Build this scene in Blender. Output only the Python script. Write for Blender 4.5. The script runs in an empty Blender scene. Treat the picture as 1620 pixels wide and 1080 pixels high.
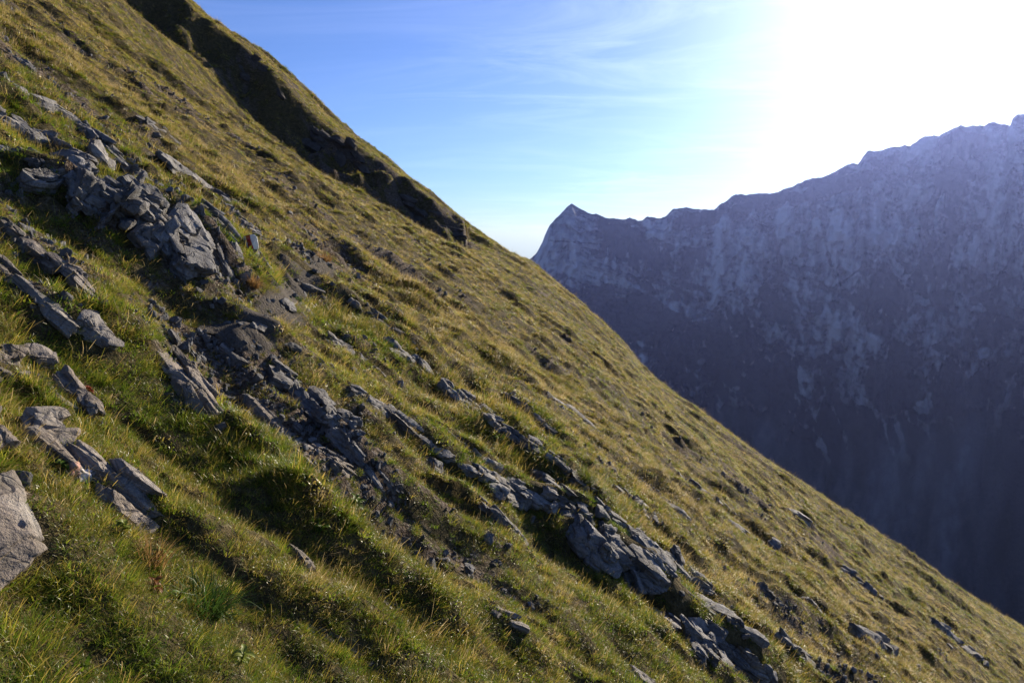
import bpy, math, random
import numpy as np
from mathutils import Vector, Matrix

SKY_STRENGTH = 0.066
SKY_TINT = (0.52, 0.69, 1.12)
VEIL_W, VEIL_N = 0.9, 9.0
CIR_W, CIR_0 = 4.5, 0.8
EXPOSURE = 1.0
HAZE, HAZE_G, HAZE_COLOR = 0.000055, 0.72, (0.30, 0.40, 1.0)
# ------------------------------------------------------------------ camera, sky, sun, exposure
sc = bpy.context.scene
COL = sc.collection
F = 1260.0                                   # focal length in pixels of the 1620 px wide photograph
HORIZON = 370.0
PITCH = math.atan((540 - HORIZON) / F)
cam_d = bpy.data.cameras.new('camera')
cam_d.sensor_width = 36.0
cam_d.lens = 36.0 * F / 1620.0
cam_d.clip_start = 0.05
cam_d.clip_end = 9000
cam = bpy.data.objects.new('camera', cam_d)
COL.objects.link(cam)
cam.location = (0, 0, 0)
cam.rotation_euler = (math.pi / 2 - PITCH, 0, 0)
sc.camera = cam

def ray(px, py):
    cx, cy = (px - 810) / F, (540 - py) / F
    c, s = math.cos(PITCH), math.sin(PITCH)
    return np.array([cx, c + s * cy, -s + c * cy])

sd = ray(1650, -110)
sd = sd / np.linalg.norm(sd)                  # direction to the sun
SUN_EL = math.asin(sd[2])
SUN_AZ = math.atan2(sd[0], sd[1])            # clockwise from +Y
sun_d = bpy.data.lights.new('sun', 'SUN')
sun_d.energy = 5.0
sun_d.angle = math.radians(0.5)
sun_d.color = (1.0, 0.86, 0.66)
sun = bpy.data.objects.new('sun', sun_d)
COL.objects.link(sun)
sun.rotation_euler = Vector(-sd).to_track_quat('-Z', 'Y').to_euler()

world = bpy.data.worlds.new('World')
sc.world = world
world.use_nodes = True
nt = world.node_tree
nt.nodes.clear()
def N(tree, kind, **kw):
    n = tree.nodes.new(kind)
    for k, v in kw.items():
        if k.startswith('i_'):
            n.inputs[int(k[2:]) if k[2:].isdigit() else k[2:]].default_value = v
        else:
            setattr(n, k, v)
    return n
def mathn(tree, op, a, b=None, c=None, clamp=False):
    n = tree.nodes.new('ShaderNodeMath'); n.operation = op; n.use_clamp = clamp
    for i, v in enumerate((a, b, c)):
        if v is None: continue
        if isinstance(v, (int, float)): n.inputs[i].default_value = v
        else: tree.links.new(v, n.inputs[i])
    return n.outputs[0]
def vmath(tree, op, a, b=None):
    n = tree.nodes.new('ShaderNodeVectorMath'); n.operation = op
    for i, v in enumerate((a, b)):
        if v is None: continue
        if isinstance(v, (tuple, list)): n.inputs[i].default_value = v
        else: tree.links.new(v, n.inputs[i])
    return n.outputs['Value'] if op == 'DOT_PRODUCT' else n.outputs[0]
def mixc(tree, fac, a, b, mode='MIX'):
    n = tree.nodes.new('ShaderNodeMix'); n.data_type = 'RGBA'; n.blend_type = mode
    n.clamp_factor = True
    for sock, v in ((n.inputs['Factor'], fac), (n.inputs['A'], a), (n.inputs['B'], b)):
        if isinstance(v, (int, float)): sock.default_value = v
        elif isinstance(v, (tuple, list)): sock.default_value = tuple(v) + ((1,) if len(v) == 3 else ())
        else: tree.links.new(v, sock)
    return n.outputs['Result']
def ramp(tree, fac, stops):
    n = tree.nodes.new('ShaderNodeValToRGB')
    el = n.color_ramp.elements
    while len(el) < len(stops): el.new(0.5)
    for e, (p, c) in zip(el, stops):
        e.position = p
        e.color = (c, c, c, 1) if isinstance(c, (int, float)) else tuple(c) + (1,)
    tree.links.new(fac, n.inputs[0])
    return n.outputs[0]
def noise(tree, vec, scale, detail=4, rough=0.55, dist=0.0):
    n = tree.nodes.new('ShaderNodeTexNoise')
    n.inputs['Scale'].default_value = scale; n.inputs['Detail'].default_value = detail
    n.inputs['Roughness'].default_value = rough; n.inputs['Distortion'].default_value = dist
    if vec is not None: tree.links.new(vec, n.inputs['Vector'])
    return n.outputs['Fac']

sky = N(nt, 'ShaderNodeTexSky', sky_type='NISHITA', sun_disc=False)
sky.sun_elevation = SUN_EL
sky.sun_rotation = SUN_AZ
sky.altitude = 1900; sky.air_density = 1.0; sky.dust_density = 0.4; sky.ozone_density = 1.2
gen = N(nt, 'ShaderNodeTexCoord').outputs['Generated']
dirv = vmath(nt, 'NORMALIZE', gen)
cosun = vmath(nt, 'DOT_PRODUCT', dirv, tuple(float(v) for v in sd))
cosun = mathn(nt, 'MAXIMUM', cosun, 0.0)
# thin high cirrus: streaks on a far plane overhead, which scatter sunlight forward
sep = N(nt, 'ShaderNodeSeparateXYZ'); nt.links.new(dirv, sep.inputs[0])
zz = mathn(nt, 'ADD', mathn(nt, 'MAXIMUM', sep.outputs[2], 0.0), 0.12)
comb = N(nt, 'ShaderNodeCombineXYZ')
nt.links.new(mathn(nt, 'DIVIDE', sep.outputs[0], zz), comb.inputs[0])
nt.links.new(mathn(nt, 'DIVIDE', sep.outputs[1], zz), comb.inputs[1])
mp = N(nt, 'ShaderNodeMapping'); mp.inputs['Rotation'].default_value = (0, 0, math.radians(18)); mp.inputs['Scale'].default_value = (0.8, 2.0, 1)
nt.links.new(comb.outputs[0], mp.inputs[0])
c1 = noise(nt, mp.outputs[0], 1.3, 9, 0.66, 0.9)
c2 = noise(nt, comb.outputs[0], 0.5, 3, 0.5)
cir = mathn(nt, 'MULTIPLY', ramp(nt, c1, [(0.42, 0.0), (0.75, 1.0)]), ramp(nt, c2, [(0.35, 0.0), (0.65, 1.0)]))
lobe_w = mathn(nt, 'POWER', cosun, 8.0)      # forward scattering of the veil
lobe_n = mathn(nt, 'POWER', cosun, 30.0)
veil = mathn(nt, 'ADD', mathn(nt, 'MULTIPLY', lobe_w, VEIL_W), mathn(nt, 'MULTIPLY', lobe_n, VEIL_N))
cl = mathn(nt, 'MULTIPLY', cir, mathn(nt, 'ADD', mathn(nt, 'MULTIPLY', lobe_w, CIR_W), CIR_0))
tot = mathn(nt, 'ADD', veil, cl)
em = N(nt, 'ShaderNodeVectorMath', operation='SCALE'); em.inputs[0].default_value = (0.95, 0.93, 1.0)
nt.links.new(tot, em.inputs['Scale'])
skyc = vmath(nt, 'MULTIPLY', sky.outputs[0], SKY_TINT)
addv = vmath(nt, 'ADD', skyc, em.outputs[0])
bg = N(nt, 'ShaderNodeBackground'); bg.inputs['Strength'].default_value = SKY_STRENGTH
nt.links.new(addv, bg.inputs[0])
out = N(nt, 'ShaderNodeOutputWorld'); nt.links.new(bg.outputs[0], out.inputs[0])

sc.view_settings.view_transform = 'Standard'
sc.view_settings.look = 'None'
sc.view_settings.gamma = 1.0
sc.view_settings.use_curve_mapping = False
sc.view_settings.exposure = EXPOSURE
sc.render.engine = 'CYCLES'
cy = sc.cycles
cy.max_bounces = 5; cy.diffuse_bounces = 3; cy.glossy_bounces = 2; cy.transmission_bounces = 3
cy.volume_bounces = 0; cy.transparent_max_bounces = 8
cy.use_denoising = True

# ------------------------------------------------------------------ numpy noise
def _hash(ix, iy, iz, seed):
    h = (ix.astype(np.int64) * 374761393 + iy.astype(np.int64) * 668265263 + iz.astype(np.int64) * 2147483647 + seed * 1274126177) & 0xFFFFFFFF
    h = ((h ^ (h >> 13)) * 1274126177) & 0xFFFFFFFF
    h = ((h ^ (h >> 16)) * 2246822519) & 0xFFFFFFFF
    return h ^ (h >> 15)
_G = np.random.RandomState(5).normal(size=(256, 3))
_G /= np.linalg.norm(_G, axis=1)[:, None]
def gnoise(x, y, z, seed=0):
    x, y, z = np.broadcast_arrays(np.asarray(x, float), np.asarray(y, float), np.asarray(z, float))
    ix, iy, iz = np.floor(x), np.floor(y), np.floor(z)
    fx, fy, fz = x - ix, y - iy, z - iz
    ux, uy, uz = (t * t * t * (t * (t * 6 - 15) + 10) for t in (fx, fy, fz))
    r = 0
    for dx in (0, 1):
        wx = ux if dx else 1 - ux
        for dy in (0, 1):
            wy = uy if dy else 1 - uy
            for dz in (0, 1):
                wz = uz if dz else 1 - uz
                g = _G[_hash(ix + dx, iy + dy, iz + dz, seed) & 255]
                r = r + wx * wy * wz * (g[..., 0] * (fx - dx) + g[..., 1] * (fy - dy) + g[..., 2] * (fz - dz))
    return r * 1.6
def fbm(x, y, z, octaves=4, seed=0, gain=0.5, lac=2.03):
    r, a, f = 0, 1.0, 1.0
    for o in range(octaves):
        r = r + a * gnoise(x * f, y * f, z * f, seed + o * 17)
        a *= gain; f *= lac
    return r
def ridged(x, y, z, octaves=4, seed=0, gain=0.5):
    r, a, f, t = 0, 1.0, 1.0, 0
    for o in range(octaves):
        n = 1 - np.abs(gnoise(x * f, y * f, z * f, seed + o * 31)) * 1.7
        r = r + a * n; t += a
        a *= gain; f *= 2.07
    return r / t
def sstep(a, b, x):
    t = np.clip((x - a) / (b - a), 0, 1)
    return t * t * (3 - 2 * t)

# ------------------------------------------------------------------ shape of the near hillside
Y1, Y2 = 33.0, 41.0                          # foot of the far turf step, and the spur's edge behind it (metres ahead)
SL = 0.77
P_EDGE = [(-400, -560), (0, -235), (200, -78), (290, -2), (345, 45), (420, 95), (480, 147), (550, 215), (640, 280), (735, 355), (770, 377), (800, 398), (830, 413), (870, 443), (900, 467), (930, 492), (960, 517), (985, 540), (1015, 582), (1080, 632), (1160, 690), (1240, 750), (1340, 812), (1430, 872), (1530, 943), (1620, 1000), (1900, 1180), (2600, 1600)]
P_FOOT = [(-400, -520), (0, -150), (120, -45), (200, 20), (330, 112), (400, 197), (450, 240), (520, 290), (600, 333), (660, 362), (720, 392), (760, 405), (800, 427), (850, 457), (900, 497), (950, 540), (990, 575), (1020, 600), (1080, 650), (1160, 703), (1240, 763), (1340, 826), (1430, 886), (1530, 958), (1620, 1015), (1900, 1200), (2600, 1620)]
def section(pts, y):
    r = [ray(*p) for p in pts]
    return np.array([d[0] * y / d[1] for d in r]), np.array([d[2] * y / d[1] for d in r])
EX, EZ = section(P_EDGE, Y2)
FX, FZ = section(P_FOOT, Y1)
def lin(x, X, Z):
    z = np.interp(x, X, Z)
    z = np.where(x < X[0], Z[0] - SL * (x - X[0]), z)
    return np.where(x > X[-1], Z[-1] - 0.66 * (x - X[-1]), z)
def smooth_lin(x, X, Z, w):
    return (lin(x - w, X, Z) + 2 * lin(x, X, Z) + lin(x + w, X, Z)) / 4

def ribs(x, y, seed, fy, fx, warp):
    """ribs that run down the fall line: a steep riser on the near side and a long back"""
    u = y * fy + warp * gnoise(x * fx, y * fx * 2.2, 3.1, seed) + 0.25 * gnoise(x * fx * 4, y * fy * 2, 7.7, seed + 1)
    f = u - np.floor(u)
    s = np.where(f < 0.18, sstep(0, 0.18, f), 1 - sstep(0.18, 1.0, f))
    amp = sstep(-0.25, 0.45, gnoise(x * fx * 1.3 + 11, y * fy * 0.8, np.floor(u) * 3.7, seed + 2))
    return s * amp

# the trodden path: a narrow bench that leads from the camera towards the painted mark

SHELVES = []                                 # low natural steps in the slope, where the outcrops break through
def shelves(x, y):
    z = 0
    for sx, sy, A in SHELVES:
        yc = np.interp(x, sx, sy) + 0.06 * gnoise(x * 5, 0.3, 0.2, 44)
        win = sstep(sx[0] - 0.5, sx[0] + 0.2, x) * (1 - sstep(sx[-1] - 0.2, sx[-1] + 0.4, x))
        d = y - yc
        z = z + A * win * sstep(-0.03, 0.05 + 0.35 * A, d) * np.exp(-np.clip(d - 0.1, 0, None) / 1.3)
    return z

def H(x, y, detail=True):
    x = np.asarray(x, float); y = np.asarray(y, float)
    yw = y + (0.9 * gnoise(x * 0.35, y * 0.1, 1.7, 41) + 0.35 * gnoise(x * 1.1, y * 0.3, 2.7, 42)) * sstep(20, 34, y)
    base = -1.6 - SL * x
    foot = smooth_lin(x, FX, FZ, 0.35)
    edge = smooth_lin(x, EX, EZ, 0.25)
    t = np.clip(y / Y1, 0, 1)
    z = (1 - t) * base + t * foot
    w = sstep(Y1, Y1 + 2.5, yw)
    tall = np.clip(edge - foot, 0, None)
    w = np.where(tall > 0.9, w, sstep(Y1, Y2, y))
    zf = z * (1 - w) + edge * w
    over = np.clip(y - Y2, 0, None)
    drop = np.where(over < 9, 0.05 * over * over, 4.05 + 0.9 * (over - 9))
    z = np.where(y > Y1, zf, z) - drop
    # beyond the frame: the slope levels off far up, and ends on the valley floor far down
    up = np.clip(-60 - x, 0, None)
    z = z - 0.74 * up
    if detail:
        k = sstep(1.0, 14.0, np.hypot(x, y))
        far = sstep(22, 36, y)
        n = 0.42 * k * gnoise(x * 0.10, y * 0.16, 0.3, 1) + 0.20 * k * gnoise(x * 0.22, y * 0.42, 5.3, 2)
        n = n * (1 - 0.55 * far)
        n = n + 0.11 * gnoise(x * 0.6, y * 0.95, 2.3, 3) * (0.35 + 0.65 * k) + 0.075 * gnoise(x * 1.5, y * 2.1, 9.3, 4) + 0.045 * gnoise(x * 3.6, y * 4.6, 4.3, 5)
        n = n + 0.012 * gnoise(x * 9, y * 11, 8.3, 6)
        near = sstep(0.8, 3.0, np.hypot(x, y))
        n = n + (0.12 + 0.10 * far) * k * ribs(x, y, 70, 0.27, 0.10, 0.9) + 0.10 * near * ribs(x, y, 80, 0.8, 0.3, 1.0) + 0.075 * near * ribs(x, y, 90, 2.2, 0.8, 1.0) + 0.045 * near * (1 - far) * ribs(x, y, 95, 4.6, 1.9, 1.0)
        n = n + near * 0.09 * (1 - far) * (1 - np.abs(gnoise(x * 1.1, y * 1.7, 6.1, 9)) * 2)
        dy = np.where(tall > 0.9, sstep(Y1 - 0.5, Y1 + 0.6, yw) * (1 - sstep(Y1 + 1.6, Y1 + 2.8, yw)), 0)
        n = n + dy * (0.8 * gnoise(x * 0.45, y * 0.5, 1.1, 7) + 0.4 * gnoise(x * 1.2, y * 1.1, 2.1, 17) + 0.7 * (ridged(x * 0.5, y * 0.8, 0.7, 3, 8) - 0.6))
        z = z + n * np.where(y > -2, 1, 0.5) + shelves(x, y)
    zfloor = -560 + 6 * gnoise(x * 0.01, y * 0.01, 0, 12)
    return np.maximum(z, zfloor)

def normal_at(x, y, e=0.25, detail=False):
    hx = (H(x + e, y, detail) - H(x - e, y, detail)) / (2 * e)
    hy = (H(x, y + e, detail) - H(x, y - e, detail)) / (2 * e)
    n = np.stack([-hx, -hy, np.ones_like(hx)], -1)
    return n / np.linalg.norm(n, axis=-1, keepdims=True)
_TS = np.geomspace(0.6, 70, 500)
def hit(px, py):
    """where the line of sight through a point of the photograph meets the hillside"""
    d = ray(px, py)
    f = d[2] * _TS - H(d[0] * _TS, d[1] * _TS)
    i = np.argmax(f < 0)
    if f[i] >= 0: i = len(_TS) - 1
    a, b = _TS[max(i - 1, 0)], _TS[i]
    tt = np.linspace(a, b, 40)
    f = d[2] * tt - H(d[0] * tt, d[1] * tt)
    j = np.argmax(f < 0) if (f < 0).any() else 39
    return d * tt[j]

_sh = []
for pts, apx in (([(60, 300), (140, 345), (210, 400), (305, 455)], 62), ([(915, 876), (962, 912), (1016, 946), (1080, 1000), (1150, 1050), (1220, 1092)], 40), ([(436, 616), (482, 648), (520, 690), (600, 752)], 30), ([(776, 786), (830, 804), (925, 842)], 22),
                 ([(-20, 366), (60, 412), (150, 486)], 26), ([(300, 385), (362, 440)], 30), ([(690, 622), (776, 676)], 16), ([(540, 560), (616, 606)], 16), ([(556, 488), (642, 552)], 14)):
    w_ = np.array([hit(*p) for p in pts]); o_ = np.argsort(w_[:, 0])
    _sh.append((w_[o_, 0], w_[o_, 1], apx * np.linalg.norm(w_.mean(0)) / F))
SHELVES += _sh

# the trodden path: a short stretch of bare earth below the painted mark
PATH = [tuple(hit(px, py)[:2]) + (w,) for px, py, w in ((516, 414, .22), (492, 436, .34), (466, 458, .36), (446, 482, .32), (412, 502, .34), (372, 520, .34), (336, 534, .2))]

# ------------------------------------------------------------------ object helpers
def tag(o, label=None, cat=None, group=None, kind=None):
    for k, v in (('label', label), ('category', cat), ('group', group), ('kind', kind)):
        if v: o[k] = v
    return o
def link(name, me, mat=None, parent=None):
    o = bpy.data.objects.new(name, me)
    COL.objects.link(o)
    if mat and me and not me.materials: me.materials.append(mat)
    if parent: o.parent = parent
    return o
def mesh_np(name, V, Q, smooth=True, tri=False):
    me = bpy.data.meshes.new(name)
    k = Q.shape[1]
    me.vertices.add(len(V)); me.vertices.foreach_set('co', np.ascontiguousarray(V, np.float32).ravel())
    me.loops.add(Q.size); me.loops.foreach_set('vertex_index', np.ascontiguousarray(Q, np.int32).ravel())
    me.polygons.add(len(Q)); me.polygons.foreach_set('loop_start', np.arange(0, Q.size, k, dtype=np.int32))
    me.polygons.foreach_set('loop_total', np.full(len(Q), k, np.int32))
    me.update(calc_edges=True)
    me.polygons.foreach_set('use_smooth', np.full(len(Q), smooth))
    me.update()
    return me
def grid_quads(nr, nc, wrap=False):
    i = np.arange(nr - 1)[:, None]; j = np.arange(nc if wrap else nc - 1)[None, :]
    j2 = (j + 1) % nc
    return np.stack([i * nc + j, i * nc + j2, (i + 1) * nc + j2, (i + 1) * nc + j], -1).reshape(-1, 4)
def attr(me, name, vals, kind='FLOAT'):
    a = me.attributes.new(name, kind, 'POINT')
    a.data.foreach_set('value' if kind == 'FLOAT' else 'vector', np.ascontiguousarray(vals, np.float32).ravel())

def new_mat(name):
    m = bpy.data.materials.new(name); m.use_nodes = True
    m.node_tree.nodes.clear()
    return m, m.node_tree
def finish(t, shader, m=None):
    o = t.nodes.new('ShaderNodeOutputMaterial'); t.links.new(shader, o.inputs[0])
def principled(t, color, rough=0.9, spec=0.2, normal=None):
    p = t.nodes.new('ShaderNodeBsdfPrincipled')
    if isinstance(color, tuple): p.inputs['Base Color'].default_value = color + (1,)
    else: t.links.new(color, p.inputs['Base Color'])
    if isinstance(rough, (int, float)): p.inputs['Roughness'].default_value = rough
    else: t.links.new(rough, p.inputs['Roughness'])
    p.inputs['Specular IOR Level'].default_value = spec
    if normal is not None: t.links.new(normal, p.inputs['Normal'])
    return p.outputs[0]
def bump(t, h, dist, strength=1.0, normal=None):
    b = t.nodes.new('ShaderNodeBump'); b.inputs['Distance'].default_value = dist; b.inputs['Strength'].default_value = strength
    t.links.new(h, b.inputs['Height'])
    if normal is not None: t.links.new(normal, b.inputs['Normal'])
    return b.outputs[0]
def position(t):
    return t.nodes.new('ShaderNodeNewGeometry').outputs['Position']
def scaled(t, vec, s):
    return vmath(t, 'MULTIPLY', vec, s)
def attrn(t, name, kind='GEOMETRY'):
    a = t.nodes.new('ShaderNodeAttribute'); a.attribute_name = name; a.attribute_type = kind
    return a

# ------------------------------------------------------------------ materials of the ground
def soil_material():
    m, t = new_mat('turf_soil')
    P = position(t)
    n1 = noise(t, P, 1.3, 5, 0.6); n2 = noise(t, P, 9.0, 5, 0.65); n3 = noise(t, P, 60.0, 3, 0.6)
    rocky = attrn(t, 'rocky').outputs['Fac']
    n4 = noise(t, P, 28.0, 4, 0.7)
    turf = ramp(t, mathn(t, 'MULTIPLY', mathn(t, 'ADD', n2, n4), 0.5), [(0.34, (0.020, 0.017, 0.009)), (0.50, (0.065, 0.052, 0.022)), (0.66, (0.15, 0.115, 0.055))])
    soil = ramp(t, mathn(t, 'MULTIPLY', mathn(t, 'ADD', n3, n4), 0.5), [(0.36, (0.022, 0.016, 0.011)), (0.5, (0.085, 0.062, 0.044)), (0.64, (0.22, 0.195, 0.17))])
    c = mixc(t, ramp(t, mathn(t, 'ADD', rocky, mathn(t, 'MULTIPLY', mathn(t, 'SUBTRACT', n2, 0.5), 0.9)), [(0.42, 0.0), (0.60, 1.0)]), turf, soil)
    h = mathn(t, 'ADD', mathn(t, 'MULTIPLY', n2, 0.5), mathn(t, 'ADD', mathn(t, 'MULTIPLY', n3, 0.3), mathn(t, 'MULTIPLY', n4, 0.5)))
    finish(t, principled(t, c, 0.95, 0.1, bump(t, h, 0.06)))
    return m
def path_material():
    m, t = new_mat('trodden_soil')
    P = position(t)
    n2 = noise(t, P, 14.0, 5, 0.65); n3 = noise(t, P, 70.0, 4, 0.6)
    c = mixc(t, n3, ramp(t, n2, [(0.3, (0.028, 0.020, 0.015)), (0.7, (0.10, 0.08, 0.062))]), (0.13, 0.12, 0.105))
    finish(t, principled(t, c, 0.95, 0.1, bump(t, mathn(t, 'ADD', n2, n3), 0.03)))
    return m
M_SOIL = soil_material()
M_PATH = path_material()

# ------------------------------------------------------------------ hillside: one sheet, fine ahead, coarse elsewhere
def rocky_mask(x, y):
    """where bare earth and stones show between the turf"""
    r = np.hypot(x, y)
    a = gnoise(x * 0.45, y * 0.8, 1.3, 201) + 0.6 * gnoise(x * 1.6, y * 2.8, 4.4, 202) + 0.5 * gnoise(x * 4.5, y * 7, 4.9, 203)
    b = 0.27 + 0.42 * a
    band = np.exp(-((y - 6.8) / 2.0) ** 2) * 0.10 + 0.05 * sstep(8, 16, r)
    d = path_dist(x, y)
    st = np.where(x < -1, sstep(Y1 - 0.5, Y1 + 0.8, y) * (1 - sstep(Y1 + 2.6, Y1 + 3.6, y)), 0) * 0.22
    return np.clip(b + band + st + 0.13 * (1 - sstep(0.05, 0.3, d)) - 0.12 * sstep(12, 25, r), 0, 1)
def path_dist(x, y):
    d = np.full(np.shape(x), 9.0)
    for (x0, y0, w0), (x1, y1, w1) in zip(PATH[:-1], PATH[1:]):
        vx, vy = x1 - x0, y1 - y0
        t = np.clip(((x - x0) * vx + (y - y0) * vy) / (vx * vx + vy * vy), 0, 1)
        d = np.minimum(d, np.hypot(x - x0 - t * vx, y - y0 - t * vy))
    return d

ang = np.concatenate([np.linspace(-180, -46, 45)[:-1], np.linspace(-46, 40, 560)[:-1], np.linspace(40, 180, 46)[:-1]])
rad = np.concatenate([np.geomspace(0.35, 14, 300)[:-1], np.geomspace(14, 60, 210)[:-1], np.geomspace(60, 1150, 70)])
A, R = np.meshgrid(np.radians(ang), rad)
X, Y = (R * np.sin(A)).ravel(), (R * np.cos(A)).ravel()
Z = H(X, Y)
V = np.stack([X, Y, Z], 1)
c0 = np.array([[0, 0, float(H(np.array([0.0]), np.array([0.0]))[0])]])
nc = len(ang)
Q = grid_quads(len(rad), nc, wrap=True)[:, ::-1]
me = mesh_np('hillside', V, Q)
attr(me, 'rocky', rocky_mask(X, Y))
hill = tag(link('hillside', me, M_SOIL), kind='structure')

# ------------------------------------------------------------------ the far mountain wall
P_RIDGE = [(300, 640), (600, 540), (760, 455), (800, 432), (835, 413), (848, 402), (858, 383), (862, 372), (870, 357), (885, 340), (897, 327), (904, 322), (911, 326), (930, 337), (945, 339), (960, 345), (985, 347), (996, 345), (1003, 347), (1015, 350), (1024, 344), (1045, 346), (1055, 340), (1066, 330), (1090, 329), (1110, 331), (1130, 332), (1138, 324), (1150, 316), (1160, 308), (1190, 307), (1222, 306), (1250, 297), (1275, 285), (1286, 281), (1300, 280), (1325, 269), (1348, 259), (1357, 261), (1365, 248), (1373, 238), (1382, 240), (1424, 232), (1432, 229), (1440, 231), (1455, 221), (1463, 216), (1485, 216), (1490, 212), (1518, 199), (1545, 200), (1570, 194), (1580, 194), (1598, 200), (1602, 188), (1610, 183), (1640, 181), (1720, 178), (1900, 200), (2200, 230), (2700, 260)]
cols_px = np.concatenate([np.linspace(300, 800, 60)[:-1], np.linspace(800, 1660, 640)[:-1], np.linspace(1660, 2700, 140)])
rp = np.array(P_RIDGE, float)
ridge_py = np.interp(cols_px, rp[:, 0], rp[:, 1])
d = np.array([ray(a, b) for a, b in zip(cols_px, ridge_py)])
az = np.arctan2(d[:, 0], d[:, 1])
tel = d[:, 2] / np.hypot(d[:, 0], d[:, 1])
RR = np.interp(cols_px, [300, 800, 950, 1060, 1300, 1620, 2200, 2700], [2000, 1850, 1800, 1720, 1560, 1400, 1250, 1150])
zt = RR * tel + 1.6 * fbm(az * 190, 0.3, 0.7, 3, 380) + 2.2 * gnoise(az * 70, 0.1, 0.2, 381)
BASE = -600.0
# fall from ridge to valley: (share of the drop, share of the horizontal run)
RUN = np.interp(cols_px, [300, 800, 1000, 1300, 1620, 2700], [900, 850, 800, 720, 640, 560])
prof_v = np.array([0, .02, .10, .22, .30, .34, .48, .56, .60, .72, .86, 1.0])
prof_h = np.array([0, .02, .07, .13, .19, .26, .33, .38, .45, .60, .80, 1.0])
nrow = 430
tv = np.linspace(0, 1, nrow) ** 1.12
T, AZ = np.meshgrid(tv, az, indexing='ij')
RRm, ZT, RUNm, PX = (np.broadcast_to(v, T.shape) for v in (RR, zt, RUN, cols_px))
arc = AZ * 1550.0
zz_ = ZT + (BASE - ZT) * T
warp = 0.035 * gnoise(arc / 260, 0.3, zz_ / 500, 300) + 0.012 * gnoise(arc / 70, 0.9, zz_ / 200, 301)
hh = np.interp(np.clip(T + warp * sstep(0, 0.06, T), 0, 1), prof_v, prof_h)
fade = sstep(0.0, 0.05, T)
cliff = 1 - sstep(0.52, 0.66, T + 0.16 * gnoise(arc / 170, 0.5, 0.2, 305))
lean = arc + 0.35 * (zz_) * 0.6
rib1 = ridged(lean / 230, 0.2, zz_ / 900, 2, 310) - 0.6
rib2 = ridged(lean / 75 + 0.5 * gnoise(arc / 120, 0, zz_ / 150, 317), 1.2, zz_ / 260, 3, 320) - 0.6
rib3 = ridged(arc / 26, 2.2, zz_ / 70, 3, 330) - 0.6
bed = zz_ + 0.22 * arc + 55 * gnoise(arc / 300, 0.1, zz_ / 400, 335)
bed2 = bed + 16 * gnoise(arc / 60, 0.7, zz_ / 60, 336) + 5 * gnoise(arc / 18, 0.7, zz_ / 20, 337)
def terrace(b, per, seed):
    f = (b / per) % 1.0
    k = np.floor(b / per)
    a = 0.35 + 0.65 * (_hash(k.astype(int), k.astype(int) * 0, k.astype(int) * 0, seed) % 100) / 100.0
    # f grows upward: a sheer riser, then a sloping bench at its top
    return np.where(f < 0.72, f / 0.72 * 0.18, 0.18 + (f - 0.72) / 0.28 * 0.82) * a
ledge = np.abs(((bed / 47.0) % 1.0) - 0.5) * 2
benches = -(24 * terrace(bed2, 62.0, 3) + 11 * terrace(bed2 + 9, 23.0, 4)) * sstep(-0.35, 0.2, gnoise(arc / 130, 0.4, zz_ / 130, 338) + 0.25)
disp = fade * (cliff * (95 * rib1 + 60 * rib2 + 20 * rib3 + benches) + (1 - cliff) * (40 * rib1 + 16 * rib2 + 12 * gnoise(arc / 60, 3, zz_ / 160, 340)))
disp = disp + fade * cliff * (9 * fbm(arc / 11, 4, zz_ / 13, 3, 345) + 13 * (ridged((lean) / 19 + 0.8 * gnoise(arc / 50, 0.5, zz_ / 50, 347), 4, zz_ / 75, 3, 346) - 0.6))
hd0 = RRm - RUNm * hh
def photo_xy(hd, z, az_):
    c, s = math.cos(PITCH), math.sin(PITCH)
    y_ = hd * np.cos(az_)
    return 540 - F * (y_ * s + z * c) / (y_ * c - z * s)
PY = photo_xy(hd0, zz_, AZ)
# buttresses: pointed ribs of pale rock that stand proud of the wall (centre, top and bottom, half width, all as seen)
BUT = [(903, 318, 424, 50), (870, 352, 420, 22), (963, 386, 432, 7), (975, 398, 440, 9), (995, 393, 442, 13), (1017, 396, 444, 15), (1058, 336, 399, 26), (1036, 350, 388, 14), (1090, 364, 402, 16), (1125, 388, 474, 13), (1143, 410, 500, 18),
       (1072, 414, 452, 11), (1188, 410, 470, 28), (1165, 426, 470, 10), (1248, 310, 388, 22), (1212, 362, 424, 20), (1283, 324, 402, 14), (1303, 312, 404, 19), (1350, 336, 410, 30), (1395, 316, 404, 20), (1430, 322, 424, 24), (1462, 332, 424, 22), (1500, 296, 404, 20), (1560, 356, 446, 24), (1592, 246, 356, 26),
       (1115, 350, 392, 18), (1150, 330, 380, 18), (1180, 600, 646, 30), (1220, 628, 660, 26), (1292, 556, 694, 36), (1342, 500, 564, 24), (1400, 514, 566, 38), (1512, 540, 580, 46), (1590, 540, 600, 30), (1245, 500, 560, 26), (1460, 470, 540, 26), (1330, 420, 480, 22), (1405, 440, 500, 20), (1265, 420, 470, 18), (1540, 450, 520, 26)]
rb = np.random.RandomState(11)
for _ in range(26):
    x_ = rb.uniform(1060, 1800); top = np.interp(x_, rp[:, 0], rp[:, 1]) + rb.uniform(15, 170); BUT.append((x_, top, top + rb.uniform(60, 150), rb.uniform(12, 30)))
butt = np.zeros_like(PX); wob = 0.42 * gnoise(PX / 20, PY / 26, 0.9, 389) + 0.36 * gnoise(PX / 8, PY / 13, 0.4, 390) + 0.22 * gnoise(PX / 3.4, PY / 7, 0.4, 391)
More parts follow.
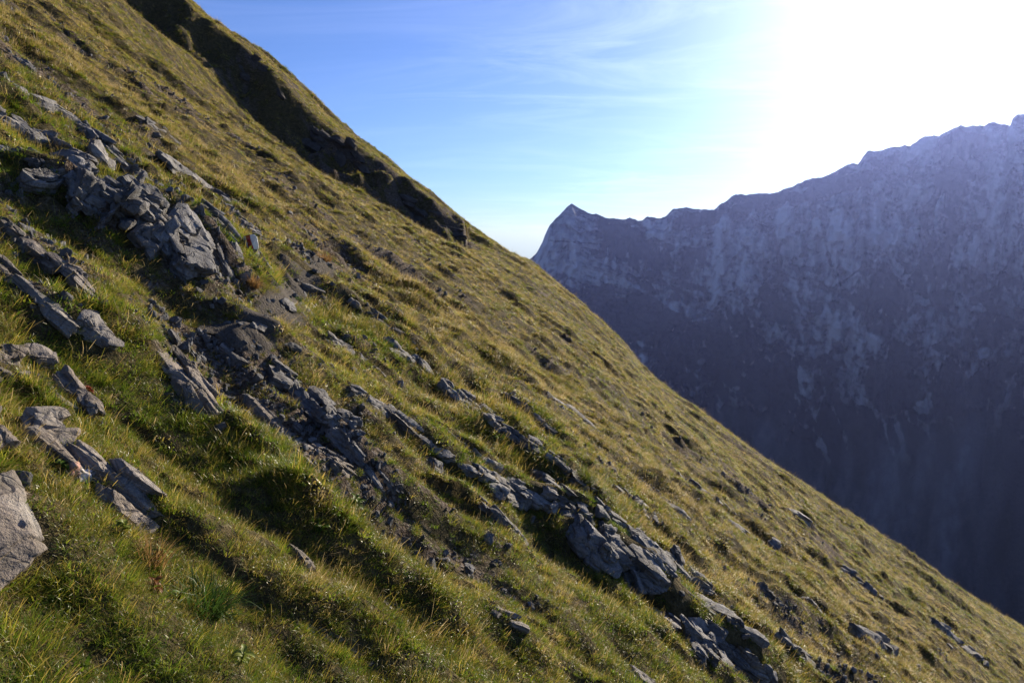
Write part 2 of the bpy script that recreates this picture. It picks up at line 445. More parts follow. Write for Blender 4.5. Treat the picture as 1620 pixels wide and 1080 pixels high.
for bx, by0, by1, bw in BUT:
    u_ = (PY - by0) / (by1 - by0)
    hw_ = bw * np.clip(u_, 0, 1) ** 0.75
    q_ = np.abs(PX - bx + 0.10 * (PY - by0)) / np.maximum(hw_, 0.5) + wob
    bm = (1 - sstep(0.55, 1.15, q_)) * sstep(-0.02, 0.16, u_) * (1 - sstep(0.45, 1.12, u_ + 0.6 * wob))
    butt = np.maximum(butt, bm * (0.75 + 0.25 * np.clip(1 - q_, 0, 1)))
disp = disp + fade * butt * 34
hdist = RRm - RUNm * hh - disp
zz2 = zz_ + 1.5 * gnoise(arc / 9, 0.6, T * 40, 350) * (0.4 + 0.6 * fade)
Vm = np.stack([hdist * np.sin(AZ), hdist * np.cos(AZ), zz2], -1)
back = []
for dr, dz in ((260, -420), (60, -75), (14, -11)):
    r2 = RR + dr
    back.append(np.stack([r2 * np.sin(az), r2 * np.cos(az), zt + dz], -1))
front = [np.stack([(RR - RUN - 450) * np.sin(az), (RR - RUN - 450) * np.cos(az), np.full_like(az, BASE - 8)], -1)]
Vm = np.concatenate([np.stack(back), Vm, np.stack(front)], 0)
nr = Vm.shape[0]
Qm = grid_quads(nr, len(az))[:, ::-1]
me = mesh_np('mountain', Vm.reshape(-1, 3), Qm)

# what covers the rock where: pale bare limestone, dark alpine turf on benches and in bowls, grey-brown scree below
elev_py = photo_xy(hdist, zz2, AZ)
core = Vm[3:-1]
gu = np.gradient(core, axis=1); gv = np.gradient(core, axis=0)
nn_ = np.cross(gu, gv); nn_ /= np.linalg.norm(nn_, axis=-1, keepdims=True) + 1e-9
upness = np.abs(nn_[..., 2])
ku = np.array([1, 2, 3, 2, 1]) / 9.0
for ax_ in (0, 1, 0, 1, 1): upness = np.apply_along_axis(lambda r_: np.convolve(np.pad(r_, 2, mode='edge'), ku, 'valid'), ax_, upness)
steep = 1 - sstep(0.34, 0.66, upness)
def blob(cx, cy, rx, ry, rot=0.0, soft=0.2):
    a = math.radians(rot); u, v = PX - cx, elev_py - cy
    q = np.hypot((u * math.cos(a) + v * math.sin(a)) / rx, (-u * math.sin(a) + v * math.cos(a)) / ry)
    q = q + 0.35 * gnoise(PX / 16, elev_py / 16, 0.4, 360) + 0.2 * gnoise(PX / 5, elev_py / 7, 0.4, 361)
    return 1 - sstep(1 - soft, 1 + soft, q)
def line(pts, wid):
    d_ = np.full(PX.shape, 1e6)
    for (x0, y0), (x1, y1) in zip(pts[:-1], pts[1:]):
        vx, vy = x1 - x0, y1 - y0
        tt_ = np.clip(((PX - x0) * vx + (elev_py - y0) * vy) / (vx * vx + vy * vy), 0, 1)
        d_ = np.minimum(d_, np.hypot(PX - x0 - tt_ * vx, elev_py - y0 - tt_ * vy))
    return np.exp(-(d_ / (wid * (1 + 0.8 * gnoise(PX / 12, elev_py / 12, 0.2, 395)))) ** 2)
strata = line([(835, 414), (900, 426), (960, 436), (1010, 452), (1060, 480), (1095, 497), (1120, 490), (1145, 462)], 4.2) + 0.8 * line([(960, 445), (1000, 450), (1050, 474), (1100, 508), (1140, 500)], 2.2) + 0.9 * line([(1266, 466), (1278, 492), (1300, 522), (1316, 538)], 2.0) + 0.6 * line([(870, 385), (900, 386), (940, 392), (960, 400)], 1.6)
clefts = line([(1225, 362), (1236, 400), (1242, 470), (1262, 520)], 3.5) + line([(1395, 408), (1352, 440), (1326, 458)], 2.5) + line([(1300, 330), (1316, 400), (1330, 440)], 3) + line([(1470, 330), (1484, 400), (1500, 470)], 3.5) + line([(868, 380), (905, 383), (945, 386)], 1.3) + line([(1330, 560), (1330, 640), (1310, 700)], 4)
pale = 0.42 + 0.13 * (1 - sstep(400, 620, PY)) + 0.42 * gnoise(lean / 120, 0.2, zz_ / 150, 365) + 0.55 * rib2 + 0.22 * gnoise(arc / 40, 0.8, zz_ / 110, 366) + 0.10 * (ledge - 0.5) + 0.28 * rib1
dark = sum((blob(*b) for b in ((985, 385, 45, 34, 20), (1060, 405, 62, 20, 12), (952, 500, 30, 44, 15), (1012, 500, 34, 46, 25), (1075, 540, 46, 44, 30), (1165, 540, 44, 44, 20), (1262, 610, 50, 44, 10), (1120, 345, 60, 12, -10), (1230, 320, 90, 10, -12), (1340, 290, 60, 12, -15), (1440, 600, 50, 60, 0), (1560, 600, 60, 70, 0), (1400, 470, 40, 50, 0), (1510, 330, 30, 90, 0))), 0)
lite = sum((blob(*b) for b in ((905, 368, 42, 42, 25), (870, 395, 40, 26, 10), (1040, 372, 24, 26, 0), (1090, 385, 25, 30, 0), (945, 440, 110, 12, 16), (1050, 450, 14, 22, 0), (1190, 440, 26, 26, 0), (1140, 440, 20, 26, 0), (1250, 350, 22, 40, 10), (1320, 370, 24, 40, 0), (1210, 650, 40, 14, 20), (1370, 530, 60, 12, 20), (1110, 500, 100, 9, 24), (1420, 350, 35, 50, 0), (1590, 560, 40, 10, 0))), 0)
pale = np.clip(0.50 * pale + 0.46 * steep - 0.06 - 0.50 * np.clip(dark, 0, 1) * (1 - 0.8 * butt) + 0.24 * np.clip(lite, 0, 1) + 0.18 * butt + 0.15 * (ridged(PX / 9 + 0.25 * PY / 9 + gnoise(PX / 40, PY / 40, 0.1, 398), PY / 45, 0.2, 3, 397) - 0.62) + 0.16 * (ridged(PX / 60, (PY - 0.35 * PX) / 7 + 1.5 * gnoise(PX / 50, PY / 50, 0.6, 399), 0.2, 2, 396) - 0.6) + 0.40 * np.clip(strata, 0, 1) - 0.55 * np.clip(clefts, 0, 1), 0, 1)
fans = sstep(0.15, 0.5, gnoise(arc / 110 + T * 0.5, 0.2, 0.7, 371) + 0.14 * gnoise(arc / 24 + zz_ / 60, 0.2, zz_ / 90, 372))
cone = 0
for bx, by0, by1, bw in ((1150, 585, 770, 95), (1240, 640, 800, 50), (1455, 655, 860, 75), (1330, 730, 870, 45), (1570, 690, 880, 60), (1090, 560, 680, 45), (1380, 690, 850, 30), (1520, 640, 760, 22)):
    u_ = np.clip((PY - by0) / (by1 - by0), 0, 1.4)
    cone = np.maximum(cone, (1 - sstep(0.2, 1.3, np.abs(PX - bx + 0.25 * (PY - by0)) / np.maximum(bw * u_ ** 0.8, 1) + 0.5 * gnoise(PX / 16, PY / 30, 0.3, 375) + 0.3 * gnoise(PX / 6, PY / 14, 0.3, 377))) * sstep(0, 0.1, u_))
fans = np.clip(0.15 + 0.65 * fans + 0.35 * gnoise(arc / 30, 0.3, zz_ / 70, 378) + 0.36 * cone * (0.7 + 0.9 * gnoise(PX / 14, PY / 22, 0.9, 376)), 0, 1)
def pad(a, b): return np.concatenate([np.repeat(a[:1], 3, 0), a, np.repeat(a[-1:], 1, 0)], 0).ravel()
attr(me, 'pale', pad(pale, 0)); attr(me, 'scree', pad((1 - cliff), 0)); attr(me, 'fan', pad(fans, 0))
m, t = new_mat('limestone_wall')
P = position(t)
streak = noise(t, scaled(t, P, (1, 1, 0.3)), 0.06, 8, 0.68, 0.5)
fine = noise(t, P, 0.2, 8, 0.72)
pl = attrn(t, 'pale').outputs['Fac']
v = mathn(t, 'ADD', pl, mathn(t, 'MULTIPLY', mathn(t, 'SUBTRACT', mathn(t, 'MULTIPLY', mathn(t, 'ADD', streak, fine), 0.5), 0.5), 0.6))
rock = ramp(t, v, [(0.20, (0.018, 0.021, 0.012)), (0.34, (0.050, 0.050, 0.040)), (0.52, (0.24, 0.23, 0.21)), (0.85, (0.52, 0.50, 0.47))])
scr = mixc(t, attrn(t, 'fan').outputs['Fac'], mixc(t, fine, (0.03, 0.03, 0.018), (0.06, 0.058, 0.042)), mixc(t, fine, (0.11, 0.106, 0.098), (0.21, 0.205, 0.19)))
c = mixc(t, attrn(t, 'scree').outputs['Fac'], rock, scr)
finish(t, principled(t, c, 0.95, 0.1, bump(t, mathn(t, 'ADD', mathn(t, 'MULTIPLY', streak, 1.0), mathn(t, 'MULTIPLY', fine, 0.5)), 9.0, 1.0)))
mountain = tag(link('mountain', me, m), kind='structure')

# ------------------------------------------------------------------ the air
def box_mesh(name, lo, hi):
    V = np.array([(x, y, z) for x in (lo[0], hi[0]) for y in (lo[1], hi[1]) for z in (lo[2], hi[2])])
    Q = np.array([(0, 1, 3, 2), (4, 6, 7, 5), (0, 4, 5, 1), (2, 3, 7, 6), (0, 2, 6, 4), (1, 5, 7, 3)])
    return mesh_np(name, V, Q, smooth=False)
m, t = new_mat('haze')
pv = t.nodes.new('ShaderNodeVolumePrincipled')
pv.inputs['Color'].default_value = HAZE_COLOR + (1,)
pv.inputs['Density'].default_value = HAZE
pv.inputs['Anisotropy'].default_value = HAZE_G
o = t.nodes.new('ShaderNodeOutputMaterial'); t.links.new(pv.outputs[0], o.inputs['Volume'])
me = box_mesh('haze', (-2700, -1400, -640), (2900, 2700, 300))
haze = tag(link('haze', me, m), kind='stuff')

# ------------------------------------------------------------------ rock
def rock_material():
    m, t = new_mat('limestone')
    P = position(t)
    tone = attrn(t, 'tone', 'OBJECT').outputs['Fac']
    bed = attrn(t, 'bed').outputs['Fac']
    cmb = N(t, 'ShaderNodeCombineXYZ'); t.links.new(bed, cmb.inputs[2])
    bvec = vmath(t, 'ADD', scaled(t, P, (2.0, 2.0, 2.0)), cmb.outputs[0])
    lay = noise(t, bvec, 2.2, 5, 0.6, 0.3)
    n1 = noise(t, P, 5.0, 6, 0.65, 0.2); n2 = noise(t, P, 38.0, 5, 0.7); n3 = noise(t, P, 130.0, 3, 0.7)
    grey = ramp(t, n1, [(0.28, (0.070, 0.071, 0.074)), (0.48, (0.155, 0.157, 0.160)), (0.70, (0.31, 0.306, 0.298))])
    tan = ramp(t, n1, [(0.28, (0.13, 0.104, 0.08)), (0.5, (0.27, 0.222, 0.176)), (0.72, (0.42, 0.365, 0.31))])
    c = mixc(t, tone, grey, tan)
    c = mixc(t, ramp(t, lay, [(0.36, 0.75), (0.50, 0.0)]), c, (0.075, 0.068, 0.06))
    c = mixc(t, ramp(t, n2, [(0.30, 0.8), (0.46, 0.0)]), c, (0.05, 0.048, 0.045))
    c = mixc(t, ramp(t, n3, [(0.62, 0.0), (0.75, 0.45)]), c, (0.5, 0.5, 0.47))
    lich = noise(t, P, 3.1, 4, 0.6)
    c = mixc(t, mathn(t, 'MULTIPLY', ramp(t, lich, [(0.58, 0.0), (0.70, 0.55)]), ramp(t, n2, [(0.45, 0.0), (0.6, 1.0)])), c, (0.20, 0.135, 0.04))
    pat = noise(t, P, 1.9, 5, 0.65)
    c = mixc(t, ramp(t, pat, [(0.55, 0.0), (0.66, 0.6)]), c, (0.33, 0.315, 0.285))
    c = mixc(t, mathn(t, 'MULTIPLY', ramp(t, pat, [(0.36, 0.5), (0.45, 0.0)]), ramp(t, n2, [(0.4, 0.2), (0.6, 1.0)])), c, (0.035, 0.040, 0.018))
    vor = t.nodes.new('ShaderNodeTexVoronoi'); vor.feature = 'DISTANCE_TO_EDGE'; vor.inputs['Scale'].default_value = 4.5
    wv = N(t, 'ShaderNodeTexNoise'); wv.inputs['Scale'].default_value = 6.0; t.links.new(P, wv.inputs['Vector'])
    t.links.new(vmath(t, 'ADD', P, scaled(t, wv.outputs['Color'], (0.25, 0.25, 0.25))), vor.inputs['Vector'])
    crack = ramp(t, vor.outputs['Distance'], [(0.0, 0.0), (0.035, 1.0)])
    h = mathn(t, 'ADD', mathn(t, 'MULTIPLY', lay, 0.6), mathn(t, 'ADD', mathn(t, 'MULTIPLY', n1, 0.6), mathn(t, 'MULTIPLY', n2, 0.4)))
    b = bump(t, h, 0.05, 0.9)
    b = bump(t, n3, 0.006, 0.8, b)
    b = bump(t, crack, 0.015, 0.7, b)
    shade_fac = attrn(t, 'painted_shade', 'OBJECT').outputs['Fac']
    c = mixc(t, shade_fac, c, (0.035, 0.029, 0.022))  # shade painted into the rock colour as a near-black brown
    finish(t, principled(t, c, 0.8, 0.2, b))
    return m
M_ROCK = rock_material()

_GRID = {}
def box_grid(nx, ny, nz):
    key = (nx, ny, nz)
    if key in _GRID: return _GRID[key]
    V, Q = [], []
    dims = (nx, ny, nz)
    for ax in range(3):
        u, v = (ax + 1) % 3, (ax + 2) % 3
        for side in (0, 1):
            a, b = np.meshgrid(np.arange(dims[u] + 1), np.arange(dims[v] + 1), indexing='ij')
            P = np.zeros(a.shape + (3,), int)
            P[..., u] = a; P[..., v] = b; P[..., ax] = dims[ax] * side
            base = sum(len(q) for q in V)
            q = grid_quads(dims[u] + 1, dims[v] + 1)[:, ::-1] + base
            if not side: q = q[:, ::-1]
            V.append(P.reshape(-1, 3)); Q.append(q)
    V = np.concatenate(V); Q = np.concatenate(Q)
    code = (V[:, 0] * 1000 + V[:, 1]) * 1000 + V[:, 2]
    _, first, inv = np.unique(code, return_index=True, return_inverse=True)
    Vu = V[first] / np.array(dims) * 2.0 - 1.0
    Qm = inv.reshape(-1)[Q]
    _GRID[key] = (Vu, Qm)
    return _GRID[key]

def rock_mesh(name, L, W, Hh, seg, seed, rough=1.0, cuts=16, layered=1.0):
    """one angular piece of bedded limestone, long axis X, thickness Z"""
    rs = np.random.RandomState(seed)
    n = [int(np.clip(s / seg, 5, 44)) for s in (L, W, Hh)]
    V, Q = box_grid(*n)
    k = rs.uniform(5.0, 12.0)
    P = V / (np.abs(V) ** k).sum(1, keepdims=True) ** (1 / k)
    for c_ in range(cuts):
        nn = rs.normal(size=3) * ((0.35, 1, 1) if c_ < cuts * 0.6 else (1.4, 0.8, 0.5)); nn /= np.linalg.norm(nn)
        off = rs.uniform(0.60, 0.96) * (0.58 + 0.42 * np.abs(nn).sum() / 1.73)
        dd = P @ nn - off
        P = P - np.clip(dd, 0, None)[:, None] * nn
    half = np.array([L, W, Hh]) / 2
    S = P * half
    m = min(W, Hh)
    o = rs.uniform(-50, 50, 3)
    # beds: thin layers that run along the long axis and break back in steps
    bdir = np.array([rs.uniform(-0.06, 0.06), rs.uniform(-0.5, -0.1), 1.0]); bdir /= np.linalg.norm(bdir)
    th = max(m * rs.uniform(0.13, 0.24), 0.010)
    bed = S @ bdir / th + 0.35 * gnoise(*(S / m * 0.8 + o).T, seed) + 0.12 * gnoise(*(S / m * 4 + o).T, seed)
    lid = np.floor(bed); fr = bed - lid
    ai = (S[:, 0] / (m * 1.15) + 0.5 * gnoise(*(S / m * 1.2 + o).T, seed + 1) + lid * 0.37)
    cell = np.floor(ai); fa = ai - cell
    h_ = _hash(lid.astype(int), cell.astype(int), np.zeros(len(lid), int), seed) % 1000 / 1000.0 - 0.5
    out = S / (np.linalg.norm(S, axis=1, keepdims=True) + 1e-6)
    disp = layered * m * (0.22 * h_ - 0.06 * np.exp(-((np.minimum(fr, 1 - fr)) / 0.10) ** 2) - 0.05 * np.exp(-((np.minimum(fa, 1 - fa)) / 0.05) ** 2))
    disp = disp + rough * m * (0.05 * gnoise(*(S / (m * 0.8) + o).T, seed + 9) + 0.05 * (ridged(*(S / (m * 0.5) + o).T, 2, seed + 5) - 0.6))
    cr = np.abs(gnoise(S[:, 0] / (m * 0.9) + o[0], S[:, 1] / (m * 2.2), S[:, 2] / (m * 1.8), seed + 6))
    disp = disp - rough * m * 0.10 * np.exp(-(cr / 0.04) ** 2)
    disp = disp + rough * 0.028 * m * fbm(*(S / (m * 0.14) + o).T, 2, seed + 7)
    S = S + out * disp[:, None] * (1, 1, 0.8)
    me = mesh_np(name, S, Q)
    attr(me, 'bed', bed * 0.8)
    me.set_sharp_from_angle(angle=math.radians(32))
    return me

FOOTPRINTS = []                               # (x, y, ux, uy, half length, half width): kept clear of turf
def frame(ex, n):
    ex = ex / np.linalg.norm(ex); n = n - ex * (n @ ex); n /= np.linalg.norm(n)
    return np.stack([ex, np.cross(n, ex), n], 1)
def block_at(parent, root, A, B, wpx, seed, tone, name, fat=1.0, rough=1.0, layered=1.0, lift=0.0, back=0.0, lower=1.0):
    C = (A + B) / 2
    D = np.linalg.norm(C)
    n = normal_at(np.array([C[0]]), np.array([C[1]]))[0]
    view = -C / D
    g = max(abs(float(n @ view)), 0.08)
    L = np.linalg.norm(B - A)
    h = (1.06 if name == 'rock_block' else 1.05) * wpx * D / F / (math.sqrt(1 - g * g) + 1.3 * fat * g)
    W = 1.8 * h * fat + 0.22 * L
    rs = np.random.RandomState(seed + 999)
    Hh = h * 1.75
    if name == 'rock_block': W = 1.7 * h + 0.12 * L
    tilt = Matrix.Rotation(rs.uniform(-0.09, 0.09), 3, 'Z') @ Matrix.Rotation(rs.uniform(-0.06, 0.06), 3, 'Y') @ Matrix.Rotation(rs.uniform(-0.16, 0.16), 3, 'X')
    R = frame(B - A, n) @ np.array(tilt)
    seg = max(D * 4.2 / F, 0.008) if name != 'marker_rock' else 0.0045
    me = rock_mesh(name, L * (1.75 if name == 'rock_block' else 1.25), W, Hh, seg, seed, rough, layered=layered)
    o = link(name, me, M_ROCK, parent)
    away = R[:, 1] if R[1, 1] > 0 else -R[:, 1]
    pos = C + n * (-0.14 + lift) * h + away * back * h
    M = Matrix(R.tolist()).to_4x4(); M.translation = Vector(pos.tolist()) - Vector(root.tolist())
    o.matrix_basis = M
    o['tone'] = float(np.clip(tone + rs.uniform(-0.12, 0.12), 0, 1))
    o['painted_shade'] = 0.8 if C[1] > 26 and C[0] < 0 else 0.0  # rocks in the far turf step have their shade put into the colour
    FOOTPRINTS.append((pos[0], pos[1], R[0, 0], R[1, 0], L * 0.5, W * 0.30))
    return o, h

_seed = [100]
def outcrop(name, cat, label, pts, wpx, n, tone=0.0, group='rock outcrops on the slope', fat=1.0, rough=1.0, layered=1.0, lift=0.0):
    if n > 1: n = int(round(n * 1.25))
    W3 = [hit(*p) for p in pts]
    D0 = np.linalg.norm(W3[0])
    pix = np.array(pts, float)
    for i in range(1, len(W3)):                # keep a ledge at one depth where a sight line slips past a hump
        lim = np.linalg.norm(pix[i] - pix[i - 1]) * np.linalg.norm(W3[i - 1]) / F * 2.2
        d = W3[i] - W3[i - 1]
        if np.linalg.norm(d) > lim: W3[i] = W3[i - 1] + d * lim / np.linalg.norm(d)
    W3 = np.array(W3)
    seglen = np.linalg.norm(np.diff(W3, axis=0), axis=1)
    s = np.concatenate([[0], np.cumsum(seglen)]); s /= s[-1]
    def at(u): return np.array([np.interp(u, s, W3[:, k]) for k in range(3)])
    rs = np.random.RandomState(_seed[0])
    cuts = np.concatenate([[0], np.sort((np.arange(1, n) + rs.uniform(-0.28, 0.28, n - 1)) / n), [1]])
    mid = at(0.5)
    if n == 1:
        o, h = block_at(None, np.zeros(3), at(0), at(1), wpx, _seed[0], tone, name, fat, rough, layered, lift)
        root = o
    else:
        root = bpy.data.objects.new(name, None); COL.objects.link(root)
        root.empty_display_size = 0.1
        root.location = Vector(mid.tolist())
        for i in range(n):
            wi = wpx * rs.uniform(0.85, 1.12) * (1 - 0.22 * abs(2 * (i + 0.5) / n - 1))
            off = np.array([0, rs.uniform(-0.18, 0.18) * wpx * D0 / F, 0])
            a, b = at(cuts[i]) + off, at(cuts[i + 1]) + off
            for q in (a, b): q[2] += (H(q[0], q[1]) - H(q[0] - off[0], q[1] - off[1]))
            nl = 1 if wi < 11 else 2 if wi < 26 else 3
            for l in range(nl):                 # beds lie one behind and above the other
                sh = rs.uniform(-0.35, 0.35) * (b - a)
                ww = wi * ((1.0,), (0.78, 0.45), (0.66, 0.40, 0.32))[nl - 1][l] * rs.uniform(0.88, 1.2)
                cut_ = rs.uniform(0.0, 0.25)
                block_at(root, mid, a + sh + cut_ * (b - a) * (l > 0), b + sh, ww, _seed[0] * 7 + i * 5 + l, tone, 'rock_block', fat, rough, layered, lift + l * 0.55 - 0.12, l * 1.5)
    tag(root, label, cat, group)
    _seed[0] += 23
    return root

OC, BO = 'rock outcrop', 'boulder'
G1, G2, G3 = 'rock outcrops on the slope', 'boulders on the slope', 'rock ledges in the shaded turf step'
